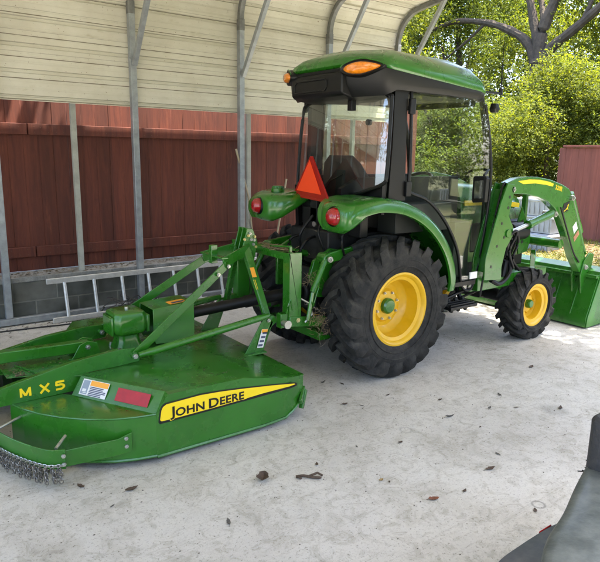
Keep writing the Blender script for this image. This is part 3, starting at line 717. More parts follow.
m_ = MB(); m_.cyl((2.86,4.15,1.355),(2.86,4.15,1.385),.055,20); m_.cyl((2.86,4.15,1.385),(2.86,4.15,1.405),.043,20,.04)
for k in range(8):
    a0 = k*math.pi/4; m_.box((2.86+.042*math.cos(a0),4.15+.042*math.sin(a0),1.39),(.012,.012,.02))
m_.build('fuel_cap', GD, T, bevel=.002)
# ---- cab
YR = 3.185   # right glass plane
roofx = (2.90,4.36)
def rr_poly(x0,x1,y0,y1,r,z,n=6,crown=0):
    out = []
    for cx_, cy_, a0 in ((x1-r,y1-r,0),(x0+r,y1-r,90),(x0+r,y0+r,180),(x1-r,y0+r,270)):
        for k in range(n+1):
            a = math.radians(a0+90*k/n); out.append(V((cx_+r*math.cos(a), cy_+r*math.sin(a), z)))
    return out
YK = 3.685
def fp(x0, x1, y0, y1, r, z, ch=.25):   # roof outline: rounded front corners, cut-off rear corners
    out = []
    for cx_, cy_, a0 in ((x1-r,y1-r,0),): 
        for q in range(7): a = math.radians(90*q/6); out.append(V((cx_+r*math.cos(a), cy_+r*math.sin(a), z)))
    L_ = [(x0+.20,y1),(x0+.15,y1-.012),(x0+.11,y1-.04),(x0+.025,y1-ch+.04),(x0+.006,y1-ch),(x0,y1-ch-.06)]
    out += [V((a,b,z)) for a,b in L_]+[V((a,y0+y1-b,z)) for a,b in L_[::-1]]
    for q in range(7): a = math.radians(270+90*q/6); out.append(V((x1-r+r*math.cos(a), y0+r+r*math.sin(a), z)))
    return out
def shape_roof(secs):   # front droops and curves, sides bow
    o = []
    for s_ in secs:
        q = []
        for p in s_:
            t = (p.x-3.55)/.85; dz = -.12*max(0,t)**2.2-.02*max(0,-t)**2-.02*((p.y-YK)/.55)**2
            q.append(V((p.x+(-.05*((p.y-YK)/.55)**2 if p.x>3.6 else .02*((p.y-YK)/.55)**2), p.y, p.z+dz)))
        o.append(q)
    return o
y0, y1 = 3.12, 2*YK-3.12
RL = [(2.895,4.25,y0+.01,y1-.01,.12,2.238),(2.875,4.26,y0,y1,.12,2.256),(2.885,4.24,y0+.012,y1-.012,.14,2.316),(2.93,4.16,y0+.06,y1-.06,.16,2.375),(3.04,4.04,y0+.16,y1-.16,.18,2.415),(3.25,3.92,y0+.30,y1-.30,.18,2.43)]
secs = shape_roof([fp(*q) for q in RL])
for q, s_ in enumerate(secs[:3]):
    for p in s_: p.z += (.042,.045,.020)[q]*max(0,min(1,(3.35-p.x)/.3))
m_ = MB(); m_.loft(secs); roof = m_.build('roof', G, T, ang=50)
TL = [(3.02,4.19,y0+.05,y1-.05,.12,2.168),(2.95,4.22,y0+.02,y1-.02,.12,2.178),(2.90,4.24,y0+.006,y1-.006,.12,2.20),(2.885,4.25,y0+.006,y1-.006,.12,2.238)]
secs = shape_roof([fp(*q) for q in TL])
for q, s_ in enumerate(secs[:3]):
    for p in s_: p.z -= (.10,.092,.03)[q]*max(0,min(1,(3.25-p.x)/.2))
for p in secs[3]: p.z += .042*max(0,min(1,(3.35-p.x)/.3))
m_ = MB(); m_.loft(secs); m_.build('roof_trim', BK, T, ang=40)
# amber lamps wrapping the cut rear corners
for sd_ in (0,1):
    A_ = V((2.868,3.375,2.245)); B_ = V((3.005,3.140,2.262)); ex = (B_-A_); L_ = ex.length; ex.normalize(); nz = V((0,0,1)); nn = V((ex.y,-ex.x,0)); nn = nn if nn.x < 0 else -nn
    def oval(s_, h, off, x_off=0):
        out = []
        for t in [2*math.pi*j/28 for j in range(28)]:
            u = math.cos(t); w_ = math.sin(t)*(1-.42*max(0,u))
            out.append(A_+ex*(L_*.5+L_*.5*s_*u+x_off)+nz*(h*w_)+nn*(off-.010*abs(u)**3))
        return out
    hd = MB(); hd.loft([oval(1.22,.062,-.05),oval(1.20,.060,.010),oval(1.13,.054,.018),oval(1.05,.046,.012)])
    lm = MB(); lm.loft([oval(.98,.040,.0),oval(.98,.040,.018),oval(.90,.036,.034),oval(.70,.026,.046),oval(.3,.010,.052)])
    rim_ = MB(); q_ = oval(1.19,.061,.012)[1:14]; rim_.tube(q_,.005,6,cap=False)
    if sd_: hd, lm, rim_ = hd.mirror(YK), lm.mirror(YK), rim_.mirror(YK)
    pd = hd.build('lamp_pod', BK, T); lm.build('amber_lamp', AMB, pd); rim_.build('pod_rim', G, pd)
m_ = MB(); secs = []
for x, za, zb in ((2.98,2.06,2.25),(2.885,2.08,2.24),(2.868,2.10,2.225)):
    secs.append([V((x,YK+yy,z)) for yy, z in ((-.30,zb),(-.15,zb+.004),(.15,zb+.004),(.30,zb),(.30,za),(.15,za-.004),(-.15,za-.004),(-.30,za))])
m_.loft(secs, smooth=False); m_.build('roof_rear_housing', BK, T, bevel=.012)
m_ = MB(); RG = [(-.19,2.14),(-.19,2.185),(-.17,2.20),(.17,2.20),(.20,2.175),(.20,2.13),(.18,2.12),(-.17,2.12)]
for (a,b),(c,d) in zip(RG,RG[1:]+RG[:1]): m_.bar((2.866,YK+.06+a,b),(2.866,YK+.06+c,d),.012,.010,(1,0,0))
m_.build('grille_rim', BK, T, bevel=.003)
# pillars and frames (tubes of black steel)
def pil(pts, r, name='cab_pillar', rx=None):
    m_ = MB(); m_.tube(pts, r, 8); return m_
for sd_ in (0,1):
    L_ = []
    L_.append(('rear_pillar', MB().loft([[V((3.19,YR-.005,2.18)),V((3.31,YR-.015,2.18)),V((3.32,YR+.03,2.18)),V((3.20,YR+.03,2.18))],[V((3.19,YR-.005,1.75)),V((3.31,YR-.02,1.75)),V((3.31,YR+.03,1.75)),V((3.20,YR+.03,1.75))],[V((3.17,YR-.005,1.34)),V((3.33,YR-.02,1.34)),V((3.33,YR+.04,1.34)),V((3.19,YR+.04,1.34))]])))
    L_.append(('door_frame', MB().tube(cr([(3.36,YR,2.13),(3.36,YR-.02,1.7),(3.36,YR-.02,1.44),(3.40,YR-.02,1.39),(3.55,YR-.02,1.345),(3.70,YR-.02,1.25),(3.85,YR-.02,1.10),(3.97,YR-.02,.92),(4.03,YR-.015,.75),(4.07,YR-.01,.60),(4.16,YR-.01,.55),(4.24,YR,.60),(4.30,YR,.85),(4.345,YR-.01,1.2),(4.35,YR-.01,1.55),(4.30,YR,1.85),(4.22,YR,2.08)],3), .013, 8)))
    L_.append(('front_pillar', MB().tube(cr([(4.23,YR+.05,2.14),(4.34,YR+.06,1.8),(4.39,YR+.06,1.4),(4.37,YR+.05,1.0),(4.30,YR+.05,.62)],4), .022, 8)))
    for nm, mb in L_:
        if sd_: mb = mb.mirror(YK)
        mb.build(nm, BK, T, ang=50)
# side door glass (both sides)
def door_glass():
    out = cr([(3.36,0,2.13),(3.36,0,1.44),(3.40,0,1.39),(3.55,0,1.345),(3.70,0,1.25),(3.85,0,1.10),(3.97,0,.92),(4.03,0,.75),(4.07,0,.60),(4.16,0,.56),(4.24,0,.61),(4.30,0,.85),(4.345,0,1.2),(4.35,0,1.55),(4.30,0,1.85),(4.22,0,2.10)],3)
    m_ = MB(); m_.prism([(p.x,YR-.008-.0*p.z,p.z) for p in out], (0,.005,0)); return m_
both(door_glass(),'door_glass',GLS,yc=YK)
RW = cr([(3.155,2.075),(3.148,1.75),(3.148,1.54),(3.165,1.47),(3.30,1.415),(3.45,1.365),(3.60,1.335),(3.80,1.325),(4.05,1.325),(4.17,1.345),(4.20,1.40),(4.195,1.75),(4.16,2.0),(4.12,2.05),(3.95,2.085),(YK,2.10),(3.4,2.10),(3.20,2.095),(3.155,2.075)],3)
def rwx(z): return 3.10+(z-1.35)*.05
def rwc(y, z): return rwx(z)-.055*(1-((y-YK)/.52)**2)
m_ = MB(); nY = 20
ys_ = [3.15+k*(1.05)/nY for k in range(nY+1)]
def rwz(y):   # lower and upper edge of the glass at y
    lo = []; hi = []
    for p,q in zip(RW,RW[1:]):
        if (p.x-y)*(q.x-y) <= 0 and abs(p.x-q.x) > 1e-6:
            z = p.y+(q.y-p.y)*(y-p.x)/(q.x-p.x); (lo if z < 1.72 else hi).append(z)
    return (min(lo) if lo else 1.46),(max(hi) if hi else 2.05)
g_ = []
for y in ys_:
    a,b = rwz(y); g_.append([V((rwc(y,a+(b-a)*t/6),y,a+(b-a)*t/6)) for t in range(7)])
m_.loft(g_, cap=False, closed=False); m_.build('rear_window', GLR, T)
m_ = MB(); m_.tube([V((rwc(y,z)-.002,y,z)) for y,z in RW], .014, 8); m_.build('rear_window_frame', BK, T)
m_ = MB()   # lower sill below the curved glass edge
m_.prism([(3.115,y,z) for y,z in ((3.19,1.50),(3.23,1.45),(3.35,1.40),(3.5,1.355),(3.65,1.33),(4.17,1.32),(4.2,1.36),(4.2,1.24),(3.19,1.24))],(.03,0,0)); m_.prism([(3.135,y,z) for y,z in ((3.19,2.06),(3.24,2.09),(3.7,2.10),(4.12,2.05),(4.17,2.0),(4.18,2.15),(3.19,2.15))],(.03,0,0)); m_.build('rear_frame', BK, T)
m_ = MB(); m_.loft([[V((4.24+.10*math.sin(math.pi*min(1,(2.13-z)/1.2*.8)),y,z)) for z in (2.13,1.8,1.5,1.2,.95)] for y in (3.22,3.5,YK,3.95,4.14)], cap=False, closed=False); m_.build('windscreen', GLS, T)
m_ = MB(); m_.bx((3.05,3.22,2.125),(4.2,2*YK-3.22,2.14)); m_.build('headliner', HEAD, T)
m_ = MB(); m_.bx((4.1,3.3,.6),(4.3,2*YC-3.3,1.12)); m_.loft([rr_poly(4.08,4.3,3.5,3.94,.06,1.05),rr_poly(4.04,4.26,3.52,3.92,.08,1.28),rr_poly(4.05,4.2,3.56,3.88,.06,1.34)]); m_.build('dashboard', mat('dash_vinyl',(.05,.06,.048),.6,var=.2), T, bevel=.01)
m_ = MB()
for yy in (YR+.005,2*YK-YR-.045): m_.bx((3.2,yy,2.10),(4.16,yy+.04,2.18))
m_.bx((4.12,YR+.05,2.06),(4.16,2*YK-YR-.05,2.15)); m_.build('roof_rail', BK, T, bevel=.005)
# hinges, latch, wiper
for (x,z) in ((3.33,2.03),(3.33,1.99),(3.33,1.42),(3.33,1.38)):
    m_ = MB(); m_.bolt((x,YR-.022,z),(0,-1,0),.011,.006); m_.build('hinge_bolt', STL, T)
for z_ in (1.96,1.37): MB().bx((3.315,YR-.045,z_),(3.37,YR-.015,z_+.11)).build('door_hinge', BK, T, bevel=.006)
m_ = MB(); m_.bx((3.05,3.48,1.985),(3.095,3.53,2.11)); m_.tube([(3.07,3.505,2.1),(3.06,3.505,2.14)],.012,8); m_.build('wiper_motor', BK, T, bevel=.01)
m_ = MB(); m_.cyl((3.10,3.36,1.90),(3.13,3.36,1.90),.022,16); m_.build('window_knob', BK, T)
m_ = MB(); m_.tube([(3.09,3.85,1.34),(3.09,3.75,1.46),(3.095,3.6,1.52)],.006,6); m_.build('wiper_arm', BK, T)
# seat, steering wheel
m_ = MB(); m_.loft([rr_poly(3.28,3.72,YC-.23,YC+.23,.08,1.10),rr_poly(3.25,3.76,YC-.26,YC+.26,.09,1.15),rr_poly(3.25,3.76,YC-.26,YC+.26,.09,1.19),rr_poly(3.32,3.68,YC-.20,YC+.20,.08,1.22)])
st_ = m_.build('seat', SEAT, T)
def rot_poly(x0,x1,w,z,r=.04): return rr_poly(x0,x1,YC-w,YC+w,r,z)
m_ = MB(); m_.loft([rot_poly(3.24,3.34,.22,1.18),rot_poly(3.19,3.33,.25,1.30),rot_poly(3.16,3.29,.24,1.48),rot_poly(3.13,3.23,.19,1.60),rot_poly(3.13,3.20,.12,1.66,.03)]); m_.build('seat_back', SEAT, st_)
m_ = MB(); m_.bx((3.30,3.42,1.30),(3.58,3.49,1.345)); m_.bx((3.30,3.95,1.30),(3.58,4.02,1.345)); m_.build('armrest', BK, st_, bevel=.015)
m_ = MB(); cS = V((4.0,YC,1.42)); ax = V((-.55,0,.83)).normalized(); d_, s1, u1 = axes(ax)
m_.tube([cS+(s1*math.cos(t)+u1*math.sin(t))*.175 for t in [2*math.pi*k/28 for k in range(29)]],.014,8)
for t in (.5,2.6,4.7): m_.tube([cS,cS+(s1*math.cos(t)+u1*math.sin(t))*.175],.010,6)
m_.tube([cS,cS-ax*.2],.03,8); m_.build('steering_wheel', BK, T)
m_ = MB(); m_.bx((3.32,3.24,1.08),(3.95,3.44,1.30)); m_.tube([(3.75,3.3,1.3),(3.78,3.3,1.43)],.012,8); m_.tube([(3.78,3.3,1.42),(3.785,3.3,1.46)],.022,8); m_.build('side_console', SEAT, T, bevel=.03)
# mirror, work lamp, antenna
m_ = MB(); m_.tube(cr([(4.33,YR,1.56),(4.24,3.12,1.56),(4.12,3.07,1.52)],3),.011,8); m_.loft([[V((x+.25*a,3.07+a,1.41+b)) for a,b in ((-.075,-.095),(.065,-.11),(.08,-.09),(.08,.09),(.065,.105),(-.065,.11),(-.08,.09))] for x in (4.07,4.11)]); mo = m_.build('side_mirror', BK, T, bevel=.012)
m_ = MB(); m_.prism([(4.066+.25*a,3.07+a,1.41+b) for a,b in ((-.055,-.065),(.045,-.075),(.055,.065),(-.05,.075))],(.003,0,0)); m_.build('mirror_glass', SILV, mo)
m_ = MB(); m_.loft([rr_poly(4.27,4.33,3.13,3.18,.02,2.02),rr_poly(4.26,4.34,3.12,3.18,.02,2.05),rr_poly(4.27,4.33,3.13,3.18,.02,2.09)]); m_.build('work_lamp', BK, T)
m_ = MB(); m_.bx((4.15,3.14,2.165),(4.38,3.165,2.18)); m_.cyl((4.36,3.15,2.16),(4.36,3.15,2.21),.016,10); m_.tube([(4.36,3.15,2.2),(4.358,3.15,2.30),(4.35,3.15,2.62)],[.007,.005,.0025],6); m_.build('antenna', BK, T)
# SMV triangle
SA, SB, SC_ = V((2.80,3.415,1.335)), V((2.93,4.03,1.345)), V((2.865,3.72,1.665))   # right, left, top corners
sn = (SB-SA).cross(SC_-SA).normalized(); sn = sn if sn.x < 0 else -sn
def smv_pt(a, b, c, h): return SA*a+SB*b+SC_*c+sn*h
hexa = [(.95,.05,0),(.05,.95,0),(0,.95,.05),(0,.045,.955),(.045,0,.955),(.95,0,.05)]
m_ = MB(); m_.prism([smv_pt(*q,0) for q in hexa], -sn*.014); m_.prism([smv_pt(.97,.03,-.0,.0),smv_pt(.03,.97,0,0),smv_pt(.05,1.0,-.05,0),smv_pt(1.0,.05,-.05,0)], -sn*.03); sm = m_.build('warning_triangle', SRED, T, bevel=.002)
m_ = MB(); m_.prism([smv_pt(.76,.13,.11,.002),smv_pt(.07,.82,.11,.002),smv_pt(.045,.085,.87,.002)], sn*.002); m_.build('orange_center', ORG, sm)
m_ = MB(); m_.bx((2.90,3.68,1.15),(2.94,3.76,1.56)); m_.bx((2.90,3.6,1.05),(2.97,3.85,1.26)); m_.tube(cr([(2.9,3.72,1.2),(2.8,3.75,1.05),(2.85,3.78,.85)],4),.012,8); m_.tube(cr([(2.9,3.55,1.2),(2.78,3.5,1.1),(2.86,3.48,.9)],4),.010,8)
m_.tube(cr([(2.92,3.36,1.2),(2.84,3.3,1.05),(2.92,3.34,.9)],4),.010,8); m_.build('triangle_bracket', BK, T, bevel=.004)
m_ = MB(); m_.cyl((2.87,3.5,1.18),(2.86,3.5,1.18),.018,12); m_.cyl((2.87,3.66,1.14),(2.86,3.66,1.14),.02,12); m_.build('socket', STL, T)
# hood
def hood_sec(x, w, zt, zb):
    return [V((x,YC+w*math.copysign(min(1,abs(math.cos(t))**.45),math.cos(t)), zb+(zt-zb)*math.sin(t)**.5)) for t in [math.pi*k/16 for k in range(17)]]
m_ = MB(); m_.loft([hood_sec(4.36,.27,1.44,.72),hood_sec(4.7,.265,1.42,.72),hood_sec(5.05,.255,1.38,.72),hood_sec(5.32,.24,1.31,.72),hood_sec(5.42,.21,1.2,.74)]); m_.build('hood', G, T, ang=50)
m_ = MB(); m_.loft([[V((x,YC-w-.004,z+h)) for h in (-.022,.022)]+[V((x,YC-w+.01,z+h)) for h in (.022,-.022)] for x,w,z in ((4.4,.262,1.26),(4.9,.256,1.25),(5.25,.243,1.21))], smooth=False); m_.build('hood_stripe', DY, T)
m_ = MB(); m_.bx((4.5,YC-.272,.80),(5.3,YC+.272,1.08)); m_.bx((5.3,YC-.2,.6),(5.46,YC+.2,1.12)); m_.build('grille', BK, T, bevel=.02)
m_ = MB(); m_.cyl((4.62,3.36,.95),(4.62,3.36,1.3),.06,16); m_.build('exhaust_muffler', CAST, T)
# ---- 3-point linkage
m_ = MB(); m_.tube([(3.0,3.75,.87),(2.72,3.74,.93)],.026,12); m_.tube([(2.72,3.74,.93),(2.52,3.735,.965)],.017,12); m_.tube([(2.52,3.735,.965),(2.37,3.73,.99)],.028,12); m_.build('top_link', G, T)
for yy, sg in ((3.36,1),(4.08,-1)):
    m_ = MB(); m_.bar((3.15,yy,.98),(2.72,yy-.02*sg,.93),.035,.08); m_.cyl((2.73,yy-.05,.93),(2.73,yy+.05,.93),.04,14); m_.build('lift_arm', G, T, bevel=.008)
    m_ = MB(); m_.cyl((2.72,yy-.03*sg,.93),(2.60,yy-.04*sg,.70),.024,12); m_.cyl((2.60,yy-.04*sg,.70),(2.56,yy-.04*sg,.50),.017,10); m_.tube([(2.66,yy-.04*sg,.78),(2.60,yy-.10*sg,.74),(2.57,yy-.10*sg,.64),(2.6,yy-.05*sg,.6)],.006,6); m_.build('lift_link', G, T)
    m_ = MB(); m_.cyl((2.73,yy-.06*sg,.93),(2.73,yy-.075*sg,.93),.022,12); m_.bolt((2.73,yy-.075*sg,.93),(0,-sg,0),.016,.01); m_.build('lift_pin', STL, T)
    m_ = MB(); m_.bar((3.1,yy+.04*sg,.40),(2.42,yy,.50),.022,.075); m_.build('lower_link', G, T, bevel=.006)
    m_ = MB()
    P_ = [V((2.6,yy+.04*sg,.60)).lerp(V((2.9,yy+.12*sg,.45)),k/14) for k in range(15)]
    for k in range(14):
        a = P_[k]; dd = (P_[k+1]-P_[k]).normalized(); up = V((0,0,1)) if k%2 else V((0,1,0)); sd2 = dd.cross(up).normalized()
        m_.tube([a+dd*(.016*math.cos(t))+sd2*(.009*math.sin(t)) for t in [2*math.pi*j/8 for j in range(9)]],.0035,5,cap=False)
    m_.build('stay_chain', CHN, T)
m_ = MB(); m_.bx((2.72,YC-.05,.30),(3.1,YC+.05,.34)); m_.plate([(2.86,.98),(2.70,.90),(2.66,.78),(2.74,.62),(2.95,.60),(3.0,.95)],3.44,3.47); m_.plate([(2.86,.98),(2.74,.92),(2.74,.62),(2.95,.60),(3.0,.95)],3.97,4.0); m_.bx((2.72,3.38,.30),(2.84,4.06,.36)); m_.build('drawbar', G, T, bevel=.005)
each('hydraulic_hose', BK, T, [MB().tube(cr([(2.9,3.66,1.05),(2.74,3.6,1.02),(2.7,3.62,.9),(2.9,3.68,.8)],4),.011,8), MB().tube(cr([(2.9,3.82,1.05),(2.78,3.86,1.0),(2.8,3.86,.85),(2.9,3.8,.8)],4),.011,8)])
# straw caught in the linkage
r_ = random.Random(31); m_ = MB()
for cx_, cy_, cz_, nn, ss in ((2.64,3.32,.52,110,.035),(2.74,3.34,.43,90,.035),(2.64,3.38,.78,50,.03),(2.8,3.30,.60,60,.035)):
    for k in range(nn):
        p = V((cx_+r_.gauss(0,ss),cy_+r_.gauss(0,ss*.7),cz_+r_.gauss(0,ss))); d_ = V((r_.gauss(0,1),r_.gauss(0,1),r_.gauss(-.4,1))).normalized()*r_.uniform(.03,.09)
        m_.tube([p,p+d_*.4+V((0,0,-.008)),p+d_*.8],.0010,3,cap=False)
st = m_.build('caught_straw', CORD); tag(st,'tangle of dry straw caught in the tractor rear linkage','straw',kind='stuff')
# ---- loader
YLd = 3.06
MAST = [(4.22,.65),(4.46,.63),(4.45,.74),(4.49,.90),(4.57,1.00),(4.57,1.08),(4.49,1.18),(4.53,1.34),(4.54,1.44),(4.44,1.455),(4.37,1.30),(4.29,1.06),(4.22,.84)]
m_ = MB(); m_.plate(MAST,YLd+.0,YLd+.016)
m_.plate(MAST,YLd+.12,YLd+.136)
m_.bar((4.30,YLd+.068,.70),(4.44,YLd+.068,1.40),.104,.02,(1,0,0)); both(m_,'loader_mast',G,bevel=.003)
m_ = MB()
for x,z in ((4.30,.76),(4.36,.93),(4.45,1.00),(4.40,1.12),(4.47,1.25),(4.48,1.34)): m_.cyl((x,YLd-.002,z),(x,YLd-.0005,z),.013,12)
both(m_,'mast_hole',DBK)
m_ = MB(); m_.bx((4.3,YLd+.12,.52),(5.35,YLd+.22,.64)); m_.bx((4.3,YLd+.2,.5),(4.5,3.6,.6)); m_.bar((5.2,YLd+.18,.58),(5.42,YLd+.32,.75),.05,.06); both(m_,'loader_subframe',G,bevel=.006)
boom = [(4.475,1.455),(4.60,1.492),(4.75,1.505),(4.92,1.50),(5.12,1.475),(5.32,1.43),(5.44,1.39),(5.51,1.33),(5.56,1.24),(5.72,.97),(5.94,.60),(5.90,.545),(5.80,.55),(5.66,.70),(5.50,.92),(5.36,1.10),(5.25,1.20),(5.12,1.275),(4.95,1.325),(4.75,1.355),(4.60,1.36),(4.49,1.36)]
m_ = MB(); m_.plate(boom, YLd+.03, YLd+.105); bmA, bmB = both(m_,'loader_boom',G,bevel=.006)
m_ = MB(); m_.plate([(4.62,1.468),(4.78,1.48),(4.95,1.475),(5.10,1.455),(5.17,1.437),(5.16,1.412),(5.05,1.43),(4.88,1.445),(4.70,1.442)],YLd+.0275,YLd+.029); m_.build('boom_stripe',DY,T)
m_ = text_mb('320R',.058,(5.20,YLd+.0285,1.388),(1,0,-.2),(0,0,1),.001,bold=.001); m_.build('model_number',DY,T)
m_ = MB(); m_.plate([(5.36,1.16),(5.46,1.18),(5.475,1.27),(5.375,1.25)],YLd+.026,YLd+.029); bd = m_.build('boom_badge',DBK,T,bevel=.0)
deer = [(0,.02),(.10,.10),(.2,.13),(.36,.16),(.5,.3),(.62,.36),(.7,.5),(.66,.62),(.78,.7),(.74,.86),(.85,.74),(.98,.68),(.9,.6),(.86,.46),(.8,.34),(.86,.16),(.98,.05),(.8,.1),(.68,.2),(.5,.14),(.34,.06),(.22,.02),(.1,.0)]
m_ = MB(); m_.plate([(5.38+.085*a,1.175+.075*b+.012*a) for a,b in deer],YLd+.0245,YLd+.0255); m_.build('leaping_deer_mark',DY,bd)
m_ = MB(); m_.plate([(5.615,.95),(5.67,1.0),(5.63,1.07),(5.575,1.02)],YLd+.0275,YLd+.029); m_.build('warning_label',WHT,T)
m_ = MB(); m_.plate([(5.635,.87),(5.71,.94),(5.685,.985),(5.61,.915)],YLd+.0275,YLd+.029); m_.build('warning_label',mat('label_brown',(.35,.16,.08),.5),T)
m_ = MB(); m_.cyl((5.44,YLd+.05,.86),(5.44,2*YC-YLd-.05,.86),.045,16); m_.build('boom_cross_tube',G,T)
for x,z in ((4.53,1.40),(5.49,1.30),(5.22,1.16),(5.87,.60)):
    m_ = MB(); m_.cyl((x,YLd+.0,z),(x,YLd+.13,z),.026,16); m_.bolt((x,YLd,z),(0,-1,0),.018,.008); both(m_,'pivot_pin',STL)
m_ = MB(); m_.cyl((4.86,YLd+.04,1.085),(5.22,YLd+.04,1.165),.036,16); m_.cyl((4.84,YLd+.04,1.08),(4.88,YLd+.04,1.09),.042,16); cy_, _ = both(m_,'lift_cylinder',G)
m_ = MB(); m_.cyl((4.55,YLd+.04,1.02),(4.86,YLd+.04,1.085),.018,12); both(m_,'cylinder_rod',STL)
m_ = MB(); m_.cyl((5.54,YLd+.068,1.34),(5.79,YLd+.068,.95),.033,14); m_.cyl((5.79,YLd+.068,.95),(5.93,YLd+.068,.72),.018,12); both(m_,'tilt_cylinder',G)
each('loader_hose',BK,T,[MB().tube(cr([(4.5,YLd+.02,.98),(4.58,YLd-.02,1.05),(4.62,YLd,1.0),(4.6,YLd+.04,.86),(4.7,YLd+.05,.70)],5),.012,8), MB().tube(cr([(5.3,YLd+.01,1.22),(5.42,YLd+.0,1.02),(5.6,YLd+.01,.78),(5.75,YLd+.02,.66)],5),.008,8), MB().tube(cr([(4.62,YLd+.1,.62),(4.68,YLd+.12,.85),(4.62,YLd+.12,1.05)],5),.03,10), MB().tube(cr([(4.25,YLd+.05,.5),(4.3,YLd+.04,.9),(4.36,YLd+.03,1.25),(4.45,YLd+.05,1.45),(4.5,YLd+.05,1.4)],5),.009,8)])
m_ = MB(); m_.bx((5.40,3.50,.72),(5.44,3.55,1.36)); m_.bx((5.40,3.90,.72),(5.44,3.95,1.36)); m_.bx((5.40,3.50,1.33),(5.44,3.95,1.37)); m_.bx((5.40,3.50,1.0),(5.44,3.95,1.03)); m_.build('hood_guard',G,T,bevel=.005)
m_ = MB(); m_.plate([(5.14,1.05),(5.20,1.20),(5.26,1.10),(5.36,1.0),(5.38,.86),(5.34,.76),(5.2,.74),(5.16,.9)],3.40,3.415); m_.build('grille_bracket',G,T,bevel=.003)
for x_,z_ in ((5.22,1.06),(5.30,.96),(5.24,.86)): MB().cyl((x_,3.398,z_),(x_,3.3995,z_),.018,12).build('mast_hole',DBK,T)
m_ = MB(); m_.cyl((4.95,3.36,.98),(5.18,3.36,.98),.085,18); m_.build('air_cleaner',BK,T,bevel=.01)
for dy_,r1 in ((.02,.012),(.05,.010),(.09,.014),(.12,.010)):
    MB().tube(cr([(4.55,YLd+dy_+.05,1.02),(4.72,YLd+dy_+.06,1.06-dy_),(4.80,YLd+dy_+.07,.92),(4.72,YLd+dy_+.06,.78),(4.86,YLd+dy_+.08,.66)],5),r1,8).build('loader_hose',BK,T)
MB().tube(cr([(4.40,YLd+.06,.62),(4.52,YLd+.05,.58),(4.66,YLd+.06,.66),(4.7,YLd+.1,.8)],5),.02,8).build('loader_hose',BK,T)
m_ = MB(); m_.cyl((4.50,YLd-.012,1.03),(4.50,YLd-.001,1.03),.035,18); m_.build('pivot_cap',G,T,bevel=.002)
# quick-attach brackets
m_ = MB(); m_.plate([(5.80,.52),(5.84,.66),(5.93,.74),(6.02,.72),(6.0,.60),(5.97,.50),(5.93,.30),(5.86,.30)],YLd+.015,YLd+.03); m_.plate([(5.80,.52),(5.84,.66),(5.93,.74),(6.02,.72),(6.0,.60),(5.97,.50),(5.93,.30),(5.86,.30)],YLd+.105,YLd+.12); both(m_,'coupler_plate',G,bevel=.003)
# bucket
BX = [(5.76,.015),(5.775,.10),(5.93,.50),(5.985,.60),(6.02,.605)]
by0, by1 = 2.95, 2*YC-2.95
m_ = MB(); outer = [(5.76,.015),(5.765,.115),(5.92,.50),(5.945,.56),(6.03,.60)]; inn = [(6.045,.585),(5.965,.55),(5.94,.495),(5.79,.12),(5.79,.035),(6.48,.03),(6.50,.015)]
m_.plate(outer+inn, by0, by1)
m_.bx((5.915,by0+.001,.50),(5.93,by1-.001,.515))
m_.plate([(5.765,.015),(5.775,.115),(5.945,.52),(6.03,.598),(6.10,.57),(6.38,.22),(6.50,.05),(6.50,.016)],by0-.012,by0+.0)
m_.plate([(5.765,.015),(5.775,.115),(5.945,.52),(6.03,.598),(6.10,.57),(6.38,.22),(6.50,.05),(6.50,.016)],by1,by1+.012)
for yy in (3.12,3.32,YC,4.12,4.32): m_.plate([(5.772,.12),(5.925,.5),(5.905,.505),(5.755,.125)],yy-.004,yy+.004)
m_.bx((5.88,by0+.002,.50),(5.93,by1-.002,.53))
m_.build('loader_bucket', GD, T, bevel=.003)

LBR = mat('dead_leaf_bits',(.09,.065,.045),.9,var=.5,vscale=40); LTN = mat('tan_leaf_bits',(.20,.16,.10),.9,var=.5,vscale=40)
# ================================================================== ROTARY CUTTER
K = empty('rotary_cutter', (1.7,3.75,0), 'green rotary cutter with yellow side decal hitched behind the tractor', 'mower')
CC = 3.75
def zdeck(x): return .385-.02*max(0,x-1.28)-.095*max(0,x-1.75)/.5
# outline of main deck (right half), from rear centre to front centre
XF = 2.26
main = [(.62,CC),(.62,3.62),(.80,3.56),(.98,3.42),(1.28,2.93),(1.75,2.90),(2.12,2.91),(XF,2.96),(XF,CC)]
top = [V((x,y,zdeck(x))) for x,y in main]
m_ = MB()
# top plate as strips so that it bends along X
xs = [.62,.8,.98,1.28,1.5,1.75,2.0,2.12,XF]
def yedge(x):
    pts = main[1:-1]
    for (x0_,y0_),(x1_,y1_) in zip(pts,pts[1:]):
        if x0_ <= x <= x1_+1e-9 and x1_ > x0_: return y0_+(y1_-y0_)*(x-x0_)/(x1_-x0_)
    return pts[-1][1]
def strip(yfn, zf, th=.006):
    L_ = [V((x,yfn(x),zf(x))) for x in xs]; R_ = [V((x,2*CC-yfn(x),zf(x))) for x in xs]
    n = len(xs); vs = L_+R_+[p-V((0,0,th)) for p in L_+R_]; fs = []
    for i in range(n-1):
        fs.append((i,i+1,n+i+1,n+i)); fs.append((2*n+i,3*n+i,3*n+i+1,2*n+i+1)); fs.append((i,2*n+i,2*n+i+1,i+1)); fs.append((n+i,n+i+1,3*n+i+1,3*n+i))
    fs.append((0,n,3*n,2*n)); fs.append((n-1,3*n-1,4*n-1,2*n-1))
    return vs, fs
m_.add(*strip(yedge, zdeck))
deck = m_.build('deck', GD, K, bevel=.004)
